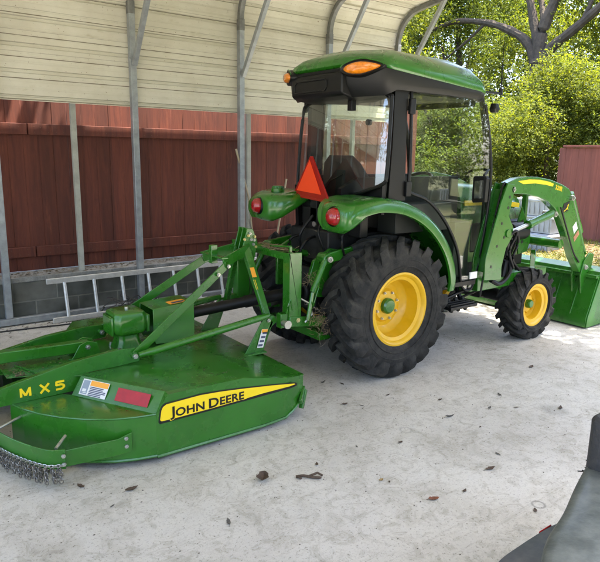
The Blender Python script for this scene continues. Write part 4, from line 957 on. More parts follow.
# sloped rear facets (right/left), lower rear wings and their skirts
ZL = .288
facT = [V((.98,3.42,zdeck(.98))),V((1.28,2.93,.385))]; facB = [V((.915,3.40,ZL)),V((1.205,2.885,ZL))]
def wing():
    m = MB()
    n = V((-.86,-.5,.3)).normalized()
    th = V((.004,.003,-.006))
    a,b,c,d = facT[0],facT[1],facB[1],facB[0]
    m.add([a,b,c,d,a+th,b+th,c+th,d+th],[(0,1,2,3),(7,6,5,4),(0,4,5,1),(1,5,6,2),(2,6,7,3),(3,7,4,0)])
    # lower wing top
    arc = [V((.60,3.47,ZL)),V((.64,3.36,ZL)),V((.70,3.24,ZL)),V((.78,3.13,ZL)),V((.88,3.03,ZL)),V((1.0,2.95,ZL)),V((1.10,2.91,ZL)),V((1.205,2.885,ZL))]
    inner = [V((.80,3.53,ZL)),facB[0]]
    poly = arc+[facB[0],V((.80,3.53,ZL)),V((.62,3.53,ZL))]
    m.prism(poly,(0,0,-.006))
    # skirt under wing
    for p,q in zip(arc,arc[1:]):
        d_ = (q-p).normalized(); nn = V((d_.y,-d_.x,0))*.006
        zb = .045
        A=V((p.x,p.y,ZL-.004)); B=V((q.x,q.y,ZL-.004)); Cc=V((q.x,q.y,zb)); D=V((p.x,p.y,zb))
        m.add([A,B,Cc,D,A-nn,B-nn,Cc-nn,D-nn],[(0,1,2,3),(7,6,5,4),(0,4,5,1),(1,5,6,2),(2,6,7,3),(3,7,4,0)])
    # rolled bead along the wing edge and the skirt bottom
    m.tube([V((p.x,p.y,ZL-.002)) for p in arc],.006,6); m.tube([V((p.x,p.y,.045)) for p in arc],.009,6)
    return m
def side_skirt():
    m = MB()
    bot = [(1.205,.04),(1.9,.036),(2.06,.045),(2.17,.085),(2.25,.14)]
    tops = [(1.205,ZL),(1.28,.383),(1.75,zdeck(1.75)-.002),(2.12,zdeck(2.12)-.002),(2.25,zdeck(2.25)-.002)]
    ring = tops+bot[::-1]
    def yy(x): return 2.885 if x <= 1.21 else (2.925 if False else (2.885+.015*0))
    def ysk(x): return 2.885+(max(0,x-2.05)/.2)**1.5*.07
    n = len(ring)
    # build as strip between top and bottom samples
    X_ = [1.205,1.28,1.5,1.75,1.9,2.06,2.12,2.17,2.25]
    def itp(a,x):
        for (p,q),(r,s_) in zip(a,a[1:]):
            if p <= x <= r: return q+(s_-q)*(x-p)/(r-p)
        return a[-1][1]
    A = [V((x,ysk(x),itp(tops,x))) for x in X_]; B = [V((x,ysk(x)-.0,itp(bot,x))) for x in X_]
    A2 = [p+V((0,.006,0)) for p in A]; B2 = [p+V((0,.006,0)) for p in B]
    n = len(X_); vs = A+B+A2+B2; fs = []
    for i in range(n-1):
        fs += [(i,n+i,n+i+1,i+1),(2*n+i,2*n+i+1,3*n+i+1,3*n+i),(i,i+1,2*n+i+1,2*n+i),(n+i,3*n+i,3*n+i+1,n+i+1)]
    fs += [(0,2*n,3*n,n),(n-1,2*n-1,4*n-1,3*n-1)]
    m.add(vs,fs)
    # filler from deck edge to the skirt (bent shoulder)
    D_ = [V((x,yedge(max(1.28,x)),zdeck(x))) for x in X_[1:]]
    for i in range(len(D_)-1):
        m.add([D_[i],D_[i+1],A[i+2],A[i+1]],[(0,1,2,3)])
    m.add([D_[0],A[1],A[0],facB[1]+V((0,.001,0))],[(0,1,2,3)])
    m.tube([p+V((0,-.003,0)) for p in B],.010,6)
    return m
for f_, nm in ((wing,'rear_wing'),(side_skirt,'side_skirt')):
    a = f_(); a.build(nm,GD,K,bevel=.002); a.mirror(CC).build(nm,GD,K,bevel=.002)
m_ = MB(); m_.bx((2.252,2.97,.15),(2.258,2*CC-2.97,zdeck(2.25)-.003)); m_.build('front_skirt',GD,K,bevel=.002)
m_ = MB(); m_.bar((2.19,2.90,.11),(2.27,2.97,.17),.02,.04); m_.bar((2.22,2.93,.05),(2.27,2.96,.16),.03,.03); m_.build('skid_shoe',GD,K,bevel=.004)
# side decal JOHN DEERE on the skirt
ys = 2.8835
def decal(pts, y, th=.0008): 
    m = MB(); m.prism([(x,y,z) for x,z in pts],(0,th,0)); return m
m_ = decal([(1.218,.236),(1.228,.303),(1.238,.325),(1.26,.338),(1.47,.343),(1.60,.334),(1.74,.319),(1.96,.290),(2.135,.263),(2.15,.252),(2.147,.238),(2.10,.232),(1.74,.2275),(1.47,.2245),(1.228,.2235)],ys); m_.build('decal_border',DBK,K)
m_ = decal([(1.228,.247),(1.237,.300),(1.247,.318),(1.268,.329),(1.47,.334),(1.60,.325),(1.74,.310),(1.96,.282),(2.128,.257),(2.135,.251),(2.09,.247),(1.90,.247),(1.78,.243),(1.60,.238),(1.35,.236),(1.236,.238)],ys-.0008); dy_ = m_.build('decal_panel',DY,K)
def word(x, z, s_, y, bold):
    d_ = (1,0,.0); o = MB(); cur = x
    for w_, sc in (('J',1.22),('OHN',1),(' ',.5),('D',1.22),('EERE',1)):
        if w_ == ' ': cur += s_*.30; continue
        t = text_mb(w_,s_*sc,(cur,y,z+(.006 if w_=='J' else -.003 if w_=='D' else 0)),d_,(0,0,1),.0,bold=bold,spacing=1.04,xs=1.18)
        o.add(t.v,t.f); mx_ = max(v.x for v in t.v); cur = mx_+s_*.06
    return o
word(1.295,.246,.065,ys-.0016,.0055).build('lettering_outline',DY,K)
word(1.295,.246,.065,ys-.0024,.0020).build('lettering',DBK,K)
# facet label and reflector (plates lying on the sloped facet)
fo = facB[0]; fx = (facB[1]-facB[0]); fy = (facT[0]-facB[0])
fxn = fx.normalized(); fyn = (fy-fxn*fy.dot(fxn)).normalized(); fn = fxn.cross(fyn); fn = fn if fn.z > 0 else -fn
def on_facet(u0,u1,v0,v1,h,m,name,parent=K):
    q = [fo+fxn*u+fyn*v+fn*h for u,v in ((u0,v0),(u1,v0),(u1,v1),(u0,v1))]
    mm = MB(); mm.prism(q,fn*.0008); return mm.build(name,m,parent)
FL = fx.length; FH = fy.dot(fyn)
on_facet(.045,.235,.014,FH-.012,.0012,WHT,'safety_label')
on_facet(.105,.232,FH*.62,FH-.015,.0024,ORL,'label_heading')
on_facet(.052,.098,.020,FH-.018,.0024,mat('pictogram',(.25,.3,.36),.5),'label_pictogram')
r_ = random.Random(2)
for k in range(6): on_facet(.110,.228-r_.random()*.03,.017+k*.0092,.0222+k*.0092,.0024,NVY,'label_text')
on_facet(.062,.088,.034,.050,.0034,WHT,'pictogram_shape'); on_facet(.070,.094,.026,.030,.0034,WHT,'pictogram_shape')
on_facet(.30,.525,.022,FH-.022,.0012,REFR,'red_reflector')
# side stringers with MX5
for sg in (1,-1):
    yb = CC-sg*.30; 
    m_ = MB(); m_.plate([(.40,.285),(.40,.345),(.62,.40),(.95,.465),(1.22,.490),(1.32,.485),(1.36,.44),(1.34,.395),(1.2,.387),(1.02,.387),(.95,.29)],yb-.004,yb+.004)
    m_.plate([(.40,.342),(.62,.397),(.95,.462),(1.22,.487),(1.22,.491),(.95,.467),(.62,.402),(.40,.347)],yb-.004,yb+.03)
    m_.build('stringer',G,K,bevel=.002)
    m_ = MB(); m_.cyl((1.31,yb-.03,.44),(1.31,yb+.03,.44),.022,14); m_.build('pivot_boss',G,K)
    m_ = MB(); m_.bolt((1.31,yb-.03,.44),(0,-1,0),.018,.010); m_.build('pivot_bolt',STL,K)
def strokes(x, z, h, w, segs, y, t):
    m = MB()
    for k,(a,b,c,d) in enumerate(segs): m.bar((x+a*w,y-.0001*k,z+b*h),(x+c*w,y-.0001*k,z+d*h),t,.0012,(0,1,0))
    return m
for (nm, x, sg_) in (('letter_m',.655,[(0,0,.02,1),(.0,.96,.5,.12),(.5,.12,1,.96),(.98,1,1,0)]),('letter_x',.757,[(0,0,1,1),(0,1,1,0)]),('digit_five',.842,[(1,.93,.08,.93),(.10,1,.06,.50),(.05,.56,.6,.60),(.58,.61,.93,.45),(.92,.48,.93,.22),(.94,.26,.62,.06),(.66,.07,.0,.08)])):
    strokes(x,.318,.052,.048,sg_,CC-.30-.0062,.0125).build(nm,DY,K)
# tail-wheel arm
m_ = MB(); m_.bar((.30,3.83,.46),(1.14,3.78,.445),.062,.07); m_.build('tail_arm',G,K,bevel=.006)
m_ = MB(); m_.plate([(1.02,.387),(1.20,.387),(1.18,.47),(1.12,.49),(1.07,.47)],3.725,3.735); m_.plate([(1.02,.387),(1.20,.387),(1.18,.47),(1.12,.49),(1.07,.47)],3.82,3.83); m_.build('arm_bracket',G,K,bevel=.003)
m_ = MB(); m_.bolt((1.12,3.725,.45),(0,-1,0),.017,.009); m_.build('bracket_bolt',STL,K)
m_ = MB(); m_.plate([(.26,.30),(.42,.40),(.42,.50),(.30,.52),(.22,.45)],3.86,3.87); m_.plate([(.26,.30),(.42,.40),(.42,.50),(.30,.52),(.22,.45)],3.78,3.79); m_.cyl((.22,3.825,.3),(.22,3.825,.55),.03,14); m_.bx((.05,3.79,.28),(.25,3.86,.31)); m_.build('caster_fork',G,K,bevel=.003)
m_ = MB(); m_.lathe((.02,3.825,.19),(0,1,0),[(.07,-.05),(.15,-.055),(.185,-.04),(.19,0),(.185,.04),(.15,.055),(.07,.05)],32); m_.build('tail_wheel',RUB,K)
# deck scuffs: welded ring and rib
for a,b in (((1.0,3.72,.392),(1.15,3.50,.392)),((.7,3.8,.392),(.78,3.58,.392))): MB().bar(a,b,.006,.008).build('deck_seam',GD,K)
# gearbox
m_ = MB()
gx, gy = 1.40, 3.80
def octo(w, d, z, c=.03): return [V((gx+a,gy+b,z)) for a,b in ((-w+c,-d),(w-c,-d),(w,-d+c),(w,d-c),(w-c,d),(-w+c,d),(-w,d-c),(-w,-d+c))]
m_.loft([octo(.095,.095,.378),octo(.075,.075,.44),octo(.075,.075,.485),octo(.10,.11,.495),octo(.11,.12,.52),octo(.11,.12,.60),octo(.10,.11,.635),octo(.07,.08,.645)],smooth=False)
m_.bx((1.275,gy-.085,.49),(1.292,gy+.085,.615)); m_.bx((1.505,gy-.10,.49),(1.53,gy+.10,.61))
m_.build('gearbox',G,K,bevel=.008)
m_ = MB(); m_.prism([(gx-.055+.10*a,gy-.1215,.52+.075*b) for a,b in deer],(0,.003,0)); m_.build('embossed_deer_mark',G,K)
MB().cyl((gx+.0,gy-.02,.644),(gx,gy-.02,.662),.012,10).build('fill_plug',STL,K)
for a,b in ((-.065,-.065),(.065,-.065),(.065,.065),(-.065,.065)): MB().bolt((gx+a*1.25,gy+b*1.25,.383),(0,0,1),.014,.012).build('gearbox_bolt',STL,K)

m_ = MB(); m_.prism([(gx-.03,gy-.0775,.392),(gx+.035,gy-.0775,.392),(gx+.035,gy-.0765,.43),(gx-.03,gy-.0765,.43)],(0,-.0012,0)); m_.build('gearbox_label',WHT,K)
# sheet-metal driveline shield
m_ = MB(); m_.plate([(1.545,.44),(1.545,.635),(1.56,.645),(1.82,.66),(1.845,.65),(1.845,.40),(1.83,.385),(1.56,.40)],gy-.115,gy-.108); m_.plate([(1.545,.44),(1.545,.635),(1.56,.645),(1.82,.66),(1.845,.65),(1.845,.40),(1.83,.385),(1.56,.40)],gy+.108,gy+.115)
m_.prism([(1.545,gy-.115,.637),(1.845,gy-.115,.655),(1.845,gy+.115,.655),(1.545,gy+.115,.637)],(0,0,.005)); m_.build('driveline_shield',G,K,bevel=.004)
m_ = MB(); m_.prism([(1.68,gy-.09,.6535),(1.80,gy-.09,.6605),(1.80,gy-.01,.6605),(1.68,gy-.01,.6535)],(0,0,.001)); m_.build('shield_label',ORL,K)
m_ = MB(); m_.prism([(1.70,gy-.08,.656),(1.79,gy-.08,.6612),(1.79,gy-.05,.6612),(1.70,gy-.05,.656)],(0,0,.001)); m_.build('label_text',NVY,K)
m_ = MB(); m_.bolt((1.80,gy-.115,.40),(0,-1,0),.012,.008); m_.build('shield_bolt',STL,K)
# PTO shaft
m_ = MB(); m_.tube([(1.86,3.80,.545),(1.90,3.80,.548),(2.30,3.77,.575),(2.31,3.77,.576),(2.78,3.735,.605)],[.045,.040,.040,.047,.045],18)
for k in range(4): m_.tube([(1.845+.012*k,3.80,.545),(1.851+.012*k,3.80,.545)],[.052-.002*k]*2,18)
for k in range(5): m_.tube([(2.66+.028*k,3.745-.002*k,.598+.002*k),(2.676+.028*k,3.744-.002*k,.599+.002*k)],[.058]*2,18)
m_.build('drive_shaft_guard',BK,K)
m_ = MB(); m_.tube([(1.62,3.80,.535),(1.86,3.80,.545)],.022,12); m_.build('drive_shaft',STL,K)
# A-frame, struts
AX = 2.30
for sg in (1,-1):
    ya = CC-sg*.33
    yt = CC-sg*.055
    m_ = MB(); m_.plate([(2.09,.30),(2.22,.285),(2.30,.46),(2.36,.50),(2.33,.545),(2.26,.55),(2.22,.50)],ya-.005,ya+.005); m_.plate([(2.215,.28),(2.235,.28),(2.325,.50),(2.31,.52)],ya-.005,ya+.045)
    m_.box((2.17,ya+.01,.30),(.16,.10,.012)); m_.build('hitch_leg',G,K,bevel=.003)
    m_ = MB(); m_.bar((2.31,ya+.012*sg,.47),(2.27,yt-.0*sg,1.02),.012,.055,(1,0,0)); m_.bar((2.29,ya+.03*sg,.5),(2.245,yt+.01*sg,1.0),.04,.010,(1,0,0)); m_.build('mast_bar',G,K,bevel=.003)
    m_ = MB(); m_.bar((1.31,CC-sg*.315,.44),(2.04,CC-sg*.16,.90),.010,.058); m_.bar((2.04,CC-sg*.16,.90),(2.12,CC-sg*.11,.94),.010,.058); m_.build('top_brace',G,K,bevel=.003)
    m_ = MB(); m_.tube([(1.33,CC-sg*.335,.445),(1.42,CC-sg*.34,.455),(2.18,ya-.012*sg,.545),(2.28,ya-.012*sg,.555)],[.017,.024,.024,.017],12); m_.build('lower_brace',G,K)
    for q_ in ((2.06,CC-sg*.17,.90),(1.97,CC-sg*.19,.855),(2.28,ya-.01,.52)): MB().bolt(q_,(0,-1,0),.015,.009).build('frame_bolt',STL,K)
m_ = MB(); m_.prism([(2.185,CC-.335-.0065,.335),(2.235,CC-.335-.0065,.33),(2.275,CC-.335-.0065,.46),(2.225,CC-.335-.0065,.465)],(0,-.001,0)); m_.build('leg_label',WHT,K)
m_ = MB()
for k in range(4): m_.prism([(2.192+.012*k,CC-.343,.345+.028*k),(2.228+.012*k,CC-.343,.341+.028*k),(2.232+.012*k,CC-.343,.356+.028*k),(2.196+.012*k,CC-.343,.360+.028*k)],(0,-.0008,0))
m_.build('leg_label_text',NVY,K)
m_ = MB(); m_.prism([(2.222,CC-.343,.440),(2.268,CC-.343,.436),(2.274,CC-.343,.458),(2.226,CC-.343,.463)],(0,-.0008,0)); m_.build('leg_label_heading',ORL,K)
m_ = MB(); m_.bar((2.03,CC-.15,.925),(2.30,CC-.06,.99),.012,.075); m_.bar((2.03,CC+.15,.925),(2.30,CC+.06,.99),.012,.075); m_.bar((2.04,CC-.16,.955),(2.04,CC+.16,.955),.05,.012); m_.bx((2.01,CC-.02,.9),(2.06,CC+.02,1.03)); m_.build('crosshead',G,K,bevel=.003)
for yy in (CC-.055,CC+.0,CC+.055):
    m_ = MB(); m_.plate([(2.22,.92),(2.34,.90),(2.37,1.03),(2.33,1.13),(2.28,1.14),(2.25,1.03)],yy-.005,yy+.005); m_.build('mast_plate',G,K,bevel=.003)
m_ = MB()
for x,z in ((2.30,1.10),(2.31,1.055),(2.30,.97),(2.26,1.0),(2.33,1.02)): m_.bolt((x,CC-.06,z),(0,-1,0),.013,.009)
m_.tube([(2.33,CC-.08,1.05),(2.33,CC+.08,1.05)],.010,8); m_.build('mast_pin',STL,K)
b0 = V((2.31,CC-.318,.47)); b1 = V((2.27,CC-.055,1.02))
def on_bar(t0,t1,w,m,name,h=.0285):
    p,q = b0.lerp(b1,t0),b0.lerp(b1,t1); MB().prism([p+V((-.0285,-.008,0))+V((0,-.0,0)),p+V((-.0285,-.008,0))+V((.0,0,0))+V((w,0,0)),q+V((-.0285+w,-.008,0)),q+V((-.0285,-.008,0))],(0,-.0012,0)).build(name,m,K)
on_bar(.60,.72,.035,ORL,'bar_label'); on_bar(.45,.57,.016,DY,'bar_lettering')
for x_,z_ in ((2.255,1.06),(2.285,1.085),(2.34,1.075),(2.35,1.0),(2.25,.95)): MB().bolt((x_,CC-.062,z_),(0,-1,0),.011,.008).build('mast_bolt',mat('yellow_zinc',(.65,.55,.25),.35,metal=.7) if 'yellow_zinc' not in bpy.data.materials else bpy.data.materials['yellow_zinc'],K)
m_ = MB(); m_.tube([(2.52,3.40,.66),(2.58,3.33,.62),(2.60,3.32,.54),(2.55,3.34,.48)],.007,6); m_.build('sway_pin',STL,K)
# quick hitch frame (bolted between cutter and tractor)
Q = empty('quick_hitch', (2.47,CC,.45), 'green inverted-U quick hitch frame between the cutter and the tractor', 'hitch')
m_ = MB()
m_.bx((2.42,3.36,.935),(2.52,2*CC-3.36,.99))
for y_ in (3.36,2*CC-3.44): m_.bx((2.42,y_,.455),(2.53,y_+.08,.99))
m_.bx((2.36,3.37,.455),(2.42,3.43,.56)); m_.bx((2.36,2*CC-3.43,.455),(2.42,2*CC-3.37,.56)); m_.build('hitch_frame',G,Q,bevel=.005)
m_ = MB(); m_.bar((2.44,3.375,1.035),(2.44,3.62,1.01),.02,.012); m_.bx((2.43,3.37,.99),(2.45,3.385,1.035)); m_.build('release_handle',G,Q,bevel=.002)
m_ = MB(); m_.tube(cr([(2.40,3.36,.56),(2.41,3.35,.63),(2.43,3.355,.66),(2.45,3.36,.58)],4),.006,6); m_.build('latch_wire',G,Q)
m_ = MB(); m_.bolt((2.50,3.36,.50),(0,-1,0),.02,.008); m_.build('hitch_bolt',mat('brass_pin',(.6,.55,.3),.4,metal=.6),Q)
m_ = MB(); m_.cyl((2.37,3.36,.50),(2.37,3.30,.50),.02,12); m_.cyl((2.37,3.31,.50),(2.37,3.295,.50),.03,12); m_.build('hitch_pin',STL,Q)
r_ = random.Random(77); m_ = MB()
for k in range(240):
    p = V((2.47+r_.gauss(0,.025),3.62+r_.gauss(0,.10),.995+abs(r_.gauss(0,.008)))); d_ = V((r_.gauss(0,1),r_.gauss(0,1),r_.gauss(0,.12))).normalized()*r_.uniform(.01,.05)
    m_.tube([p,p+d_],.0018,3,cap=False)
tag(m_.build('dry_clippings',CORD),'dry grass clippings lying on top of the quick hitch bar','clippings',kind='stuff')
# chain guard: band, bolts, chain rod, hanging chains
band = [V((1.06,2.905,0)),V((.74,2.90,0)),V((.66,2.965,0)),V((.575,3.12,0)),V((.51,3.30,0)),V((.47,3.50,0)),V((.455,CC,0)),V((.47,4.0,0)),V((.51,4.2,0)),V((.575,4.38,0)),V((.66,4.535,0)),V((.74,4.60,0)),V((1.06,4.595,0))]
def bandmb(P_, z0, z1, th=.007):
    m = MB()
    A = []
    for i,p in enumerate(P_):
        t = (P_[min(i+1,len(P_)-1)]-P_[max(i-1,0)]).normalized(); nn = V((t.y,-t.x,0))*th
        A.append([V((p.x,p.y,z1)),V((p.x,p.y,z0)),V((p.x,p.y,z0))+nn,V((p.x,p.y,z1))+nn])
    m.loft(A,smooth=False); return m
arcb = cr([V((.735,2.918,0))]+band[2:-2]+[V((.735,2*CC-2.918,0))],4)
m_ = bandmb(arcb,.10,.205); m_.build('chain_guard_band',GD,K,bevel=.002)
for P_ in ([V((1.07,2.892,0)),V((1.0,2.905,0)),V((.68,2.945,0))],[V((1.07,2*CC-2.892,0)),V((1.0,2*CC-2.905,0)),V((.70,2*CC-2.935,0))]):
    m_ = MB(); n_ = .007
    s_ = [[V((p.x,p.y,z)) for z in (.10 if i else .11, .19 if i else .215)]+[V((p.x,p.y+n_,z)) for z in (.19 if i else .215,.10 if i else .11)] for i,p in enumerate(P_)]
    m_.loft(s_,smooth=False); m_.build('guard_bracket',GD,K,bevel=.002)
for x,y,z in ((1.04,2.893,.19),(1.04,2.893,.145),(.725,2.915,.175),(.725,2.915,.13)): MB().bolt((x,y,z),(-.15,-1,0),.012,.007).build('guard_bolt',STL,K)

for (a,b) in (((.70,2.955,.205),(.77,3.03,.225)),((.50,3.33,.215),(.66,3.40,.235))):
    m_ = MB(); m_.cyl(a,b,.008,10); m_.build('guard_pin',STL,K)
rodP = [p+V((-.012,-.006,0)) for p in arcb]; rodP = [V((p.x,p.y,.125)) for p in rodP]
Ls = [0]
for p,q in zip(rodP,rodP[1:]): Ls.append(Ls[-1]+(q-p).length)
def rp(s_):
    for i in range(1,len(rodP)):
        if s_ <= Ls[i]: t = (s_-Ls[i-1])/(Ls[i]-Ls[i-1]); return rodP[i-1].lerp(rodP[i],t),(rodP[i]-rodP[i-1]).normalized()
    return rodP[-1],(rodP[-1]-rodP[-2]).normalized()
def link(m, c, d, s_, r=.0028, L=.013, Wd=.007):
    m.tube([c+d*(L*math.copysign(abs(math.cos(t))**.8,math.cos(t)))+s_*(Wd*math.sin(t)) for t in [2*math.pi*j/10 for j in range(11)]],r,5,cap=False)
m_ = MB(); s_ = .01; k = 0
while s_ < Ls[-1]*.62:
    p,d_ = rp(s_); link(m_,p,d_,V((0,0,1)) if k%2 else V((d_.y,-d_.x,0)),.0026,.011,.007); s_ += .0165; k += 1
m_.build('retaining_chain',STL,K)
r_ = random.Random(4); s_ = .012; nst = 0
while s_ < Ls[-1]*.60 and nst < 80:
    p,d_ = rp(s_); nn = V((d_.y,-d_.x,0)); m_ = MB(); off = (.006 if nst%2 else -.020)
    q = V((p.x,p.y,.108))+V((-.0,0,0))-nn*off*-1
    sway = V((r_.gauss(0,.10),r_.gauss(0,.10),-1)).normalized()
    for k in range(4):
        c_ = q+sway*(.0195*k); 
        if c_.z < .012: break
        a = d_ if k%2 else nn
        link(m_,c_,sway,a,.0036,.0145,.0095)
    m_.build('hanging_chain',CHN,K); s_ += .0165; nst += 1

def crumbs(name, label, cat, boxes, n, size, m, seed):
    r_ = random.Random(seed); mb = MB()
    for k in range(n):
        x0,x1,y0_,y1_,z = boxes[k%len(boxes)]; x = r_.uniform(x0,x1); y = y0_+(y1_-y0_)*r_.random()**1.6; s_ = size*r_.uniform(.4,1.3); a = r_.uniform(0,6.28); ca,sa = math.cos(a)*s_,math.sin(a)*s_
        zz = z(x) if callable(z) else z; hgt = s_*r_.uniform(.1,.5)
        mb.add([(x-ca,y-sa,zz+.001),(x-sa*.4,y+ca*.4,zz+hgt),(x+ca,y+sa,zz+.002),(x+sa*.4,y-ca*.4,zz+hgt*.3)],[(0,1,2,3)])
    return tag(mb.build(name,m),label,cat,kind='stuff')
crumbs('wall_debris','strip of dark leaf bits and dirt gathered along the carport base rail','debris',[(-1,6,6.08,5.72,0),(1.6,3.4,6.05,5.78,0)],1500,.016,LBR,61)
crumbs('ledge_debris','dry leaf bits and dirt lying on the ledge of the block wall','debris',[(-1,6.4,6.40,6.19,.452)],1700,.018,LTN,62)
crumbs('deck_clippings','dried grass bits lying on the cutter deck','clippings',[(.66,.72,3.60,3.72,.388),(.62,1.0,3.58,4.0,.388),(1.3,2.2,3.0,4.4,lambda x: zdeck(x)+.001)],420,.007,LTN,63)
# ================================================================== LADDER
LD = empty('ladder', (3,6.02,0), 'aluminium ladder lying on its edge against the carport base rail', 'ladder')
x0, x1 = 1.46, 5.1
for z, yy in ((.03,5.98),(.405,6.065)):
    m_ = MB(); m_.bar((x0 if z > .1 else x0+.02,yy,z),(x1,yy,z),.025,.055); m_.build('rail',ALU,LD,bevel=.006)
x = x0+.17
while x < x1:
    m_ = MB(); m_.cyl((x,5.983,.05),(x,6.062,.385),.017,10); m_.build('rung',ALU,LD); x += .29
# wire/vine tangle by the ladder
r_ = random.Random(8); m_ = MB()
for k in range(16):
    x = 1.95+r_.uniform(0,.5); P_ = [V((x+r_.gauss(0,.05),5.93+r_.uniform(-.08,.12),.02))]
    for j in range(6): P_.append(P_[-1]+V((r_.gauss(.02,.06),r_.gauss(0,.03),abs(r_.gauss(.0,.05))*(1 if j<3 else -1))))
    P_ = [V((p.x,p.y,max(.01,p.z))) for p in P_]; m_.tube(cr(P_,4),.005,5)
tag(m_.build('wire_tangle',mat('dark_wire',(.05,.045,.04),.7)),'loose tangle of dark wire and vine beside the ladder','wire')
m_ = MB(); m_.tube(cr([(.9,5.95,.008),(1.3,5.9,.01),(1.7,5.86,.008),(2.1,5.9,.012),(2.6,5.88,.008),(3.2,5.9,.01)],5),.007,6)
tag(m_.build('ground_cable',mat('black_cable',(.02,.02,.02),.6)),'thin black cable lying along the slab in front of the ladder','cable')
m_ = MB(); m_.tube([(3.98,6.28,.46),(3.82,6.15,1.15),(3.62,6.1,1.7)],.012,6); m_.tube([(4.3,6.3,.46),(4.4,6.2,1.35)],.012,6)
tag(m_.build('leaning_stick',mat('pale_stick',(.4,.34,.24),.8)),'thin pale sticks leaning on the fence behind the tractor','stick')

# ================================================================== FOREGROUND VEHICLE
U = empty('utility_vehicle', (1.7,.2,0), 'corner of a grey-green vehicle hood at the lower right edge', 'vehicle')
HOOD = mat('grey_green_body', (.08,.095,.088), .5, var=.35, vscale=9, coat=.1, bump=.15, bscale=60, dust=.8, dustcol=(.15,.16,.145))
edge = [(1.10,.45),(1.14,.59),(1.20,.65),(1.30,.695),(1.43,.73),(1.59,.785),(1.77,.84),(1.95,.89),(2.5,.93)]
E_ = cr([(x,y,0) for x,y in edge],5)
secs = []
for p in E_:
    secs.append([V((p.x,p.y-.9,.80)),V((p.x,p.y-.5,.798)),V((p.x,p.y-.16,.786)),V((p.x,p.y-.150,.778)),V((p.x,p.y-.140,.784)),V((p.x,p.y-.03,.774)),V((p.x,p.y-.008,.768)),V((p.x,p.y,.755)),V((p.x,p.y-.004,.66)),V((p.x,p.y-.06,.58)),V((p.x,p.y-.9,.58))])
m_ = MB(); m_.loft(secs); m_.build('hood',HOOD,U,ang=50)
m_ = MB(); Bp = cr([(.98,.50,0),(1.04,.66,0),(1.13,.755,0),(1.25,.805,0),(1.36,.815,0),(1.52,.815,0),(1.60,.80,0)],5)
secs = [[V((p.x,p.y,.615)),V((p.x,p.y-.008,.64)),V((p.x+.02,p.y-.06,.655)),V((p.x+.03,p.y-.3,.66)),V((p.x+.03,p.y-.3,.40)),V((p.x,p.y-.02,.42))] for p in Bp]
m_.loft(secs); m_.build('bumper',mat('blue_grey_bumper',(.05,.055,.065),.4,var=.3,dust=.3),U,ang=40)
m_ = MB(); m_.box((1.50,.812,.634),(.06,.004,.012)); m_.build('red_marker',REFR,U,bevel=.003)
m_ = MB(); m_.loft([[V((1.74+a,.795+b,z)) for a,b in ((-.05,-.10),(.05,-.10),(.055,0),(.03,.03),(-.03,.03),(-.055,0))] for z in (.74,.78,.90,.93)]); m_.build('roll_pad',mat('black_pad',(.03,.03,.032),.6,bump=.3,bscale=50),U,bevel=.015)
r_ = random.Random(5); m_ = MB()
for k in range(90):
    p = V((1.74+r_.uniform(-.03,.03),.80+r_.uniform(-.02,.02),.742+r_.uniform(0,.012))); m_.tube([p,p+V((r_.gauss(0,.012),r_.gauss(0,.012),r_.uniform(-.004,.012)))],.002,3)
m_.build('frayed_edge',DBK,U)
m_ = MB(); m_.lathe((1.75,.60,.29),(0,1,0),[(.12,-.11),(.24,-.12),(.28,-.08),(.29,0),(.28,.08),(.24,.12),(.12,.11)],32); m_.build('wheel',RUB,U)
m_ = MB(); m_.bx((1.3,-.1,.3),(2.5,.5,.56)); m_.build('chassis',CAST,U,bevel=.02)

# ================================================================== LEAVES ON THE SLAB
LB = mat('dry_leaf',(.10,.065,.04),.8,var=.5,vscale=60); LR = mat('rust_leaf',(.20,.07,.03),.7,var=.4,vscale=60); LY = mat('tan_leaf',(.38,.26,.10),.7,var=.4,vscale=60); LG = mat('grey_leaf',(.12,.11,.09),.8,var=.4,vscale=60)
def leaf(x, y, s_, rot, m, label, curl=.3, asp=.42, group='dry leaves on the slab', seed=0):
    r_ = random.Random(seed); mb = MB(); n = 9; L_ = []; R_ = []; M_ = []
    for i in range(n):
        t = i/(n-1); w = math.sin(math.pi*t**.8)**.8*asp*(1+.25*r_.uniform(-1,1)); z = curl*(t-.5)**2*1.6+.02
        M_.append(V(((t-.5)*2,0,z-.04))); L_.append(V(((t-.5)*2,w,z+curl*w*.8*r_.uniform(.3,1)))); R_.append(V(((t-.5)*2,-w,z+curl*w*.8*r_.uniform(.3,1))))
    vs = L_+M_+R_; fs = []
    for i in range(n-1): fs += [(i,i+1,n+i+1,n+i),(n+i,n+i+1,2*n+i+1,2*n+i)]
    q = Matrix.Rotation(rot,3,'Z'); base = V((x,y,.002))
    zmin = min(v.z for v in vs)
    mb.add([q@(v-V((0,0,zmin)))*s_ for v in vs], fs, True)
    mb.tube([q@V((-1.0,0,.03))*s_, q@V((-1.35,.05,.02))*s_], .03*s_, 4)
    o = mb.build('dry_leaf', m); o.location = base; tag(o,label,'leaf',group); return o
gen = 'small dry dark leaf scattered on the pale concrete'
SPECIAL = [(1.585,2.41,.046,.8,LB,'crumpled dark brown leaf clump between the cutter and the twig',1.2,.7),
 (2.18,1.77,.030,-.4,LR,'reddish-brown curled leaf lying alone at mid slab',.5,.5),
 (2.09,2.05,.018,.2,LY,'small tan yellow leaf on the slab left of the reddish one',.5,.5),
 (1.38,2.95,.03,.6,LG,'flat grey-brown leaf just below the cutter side skirt',.2,.35)]
for k,(x,y,s_,r0,m,lab,cu,asp) in enumerate(SPECIAL): leaf(x,y,s_,r0,m,lab,cu,asp,seed=k)
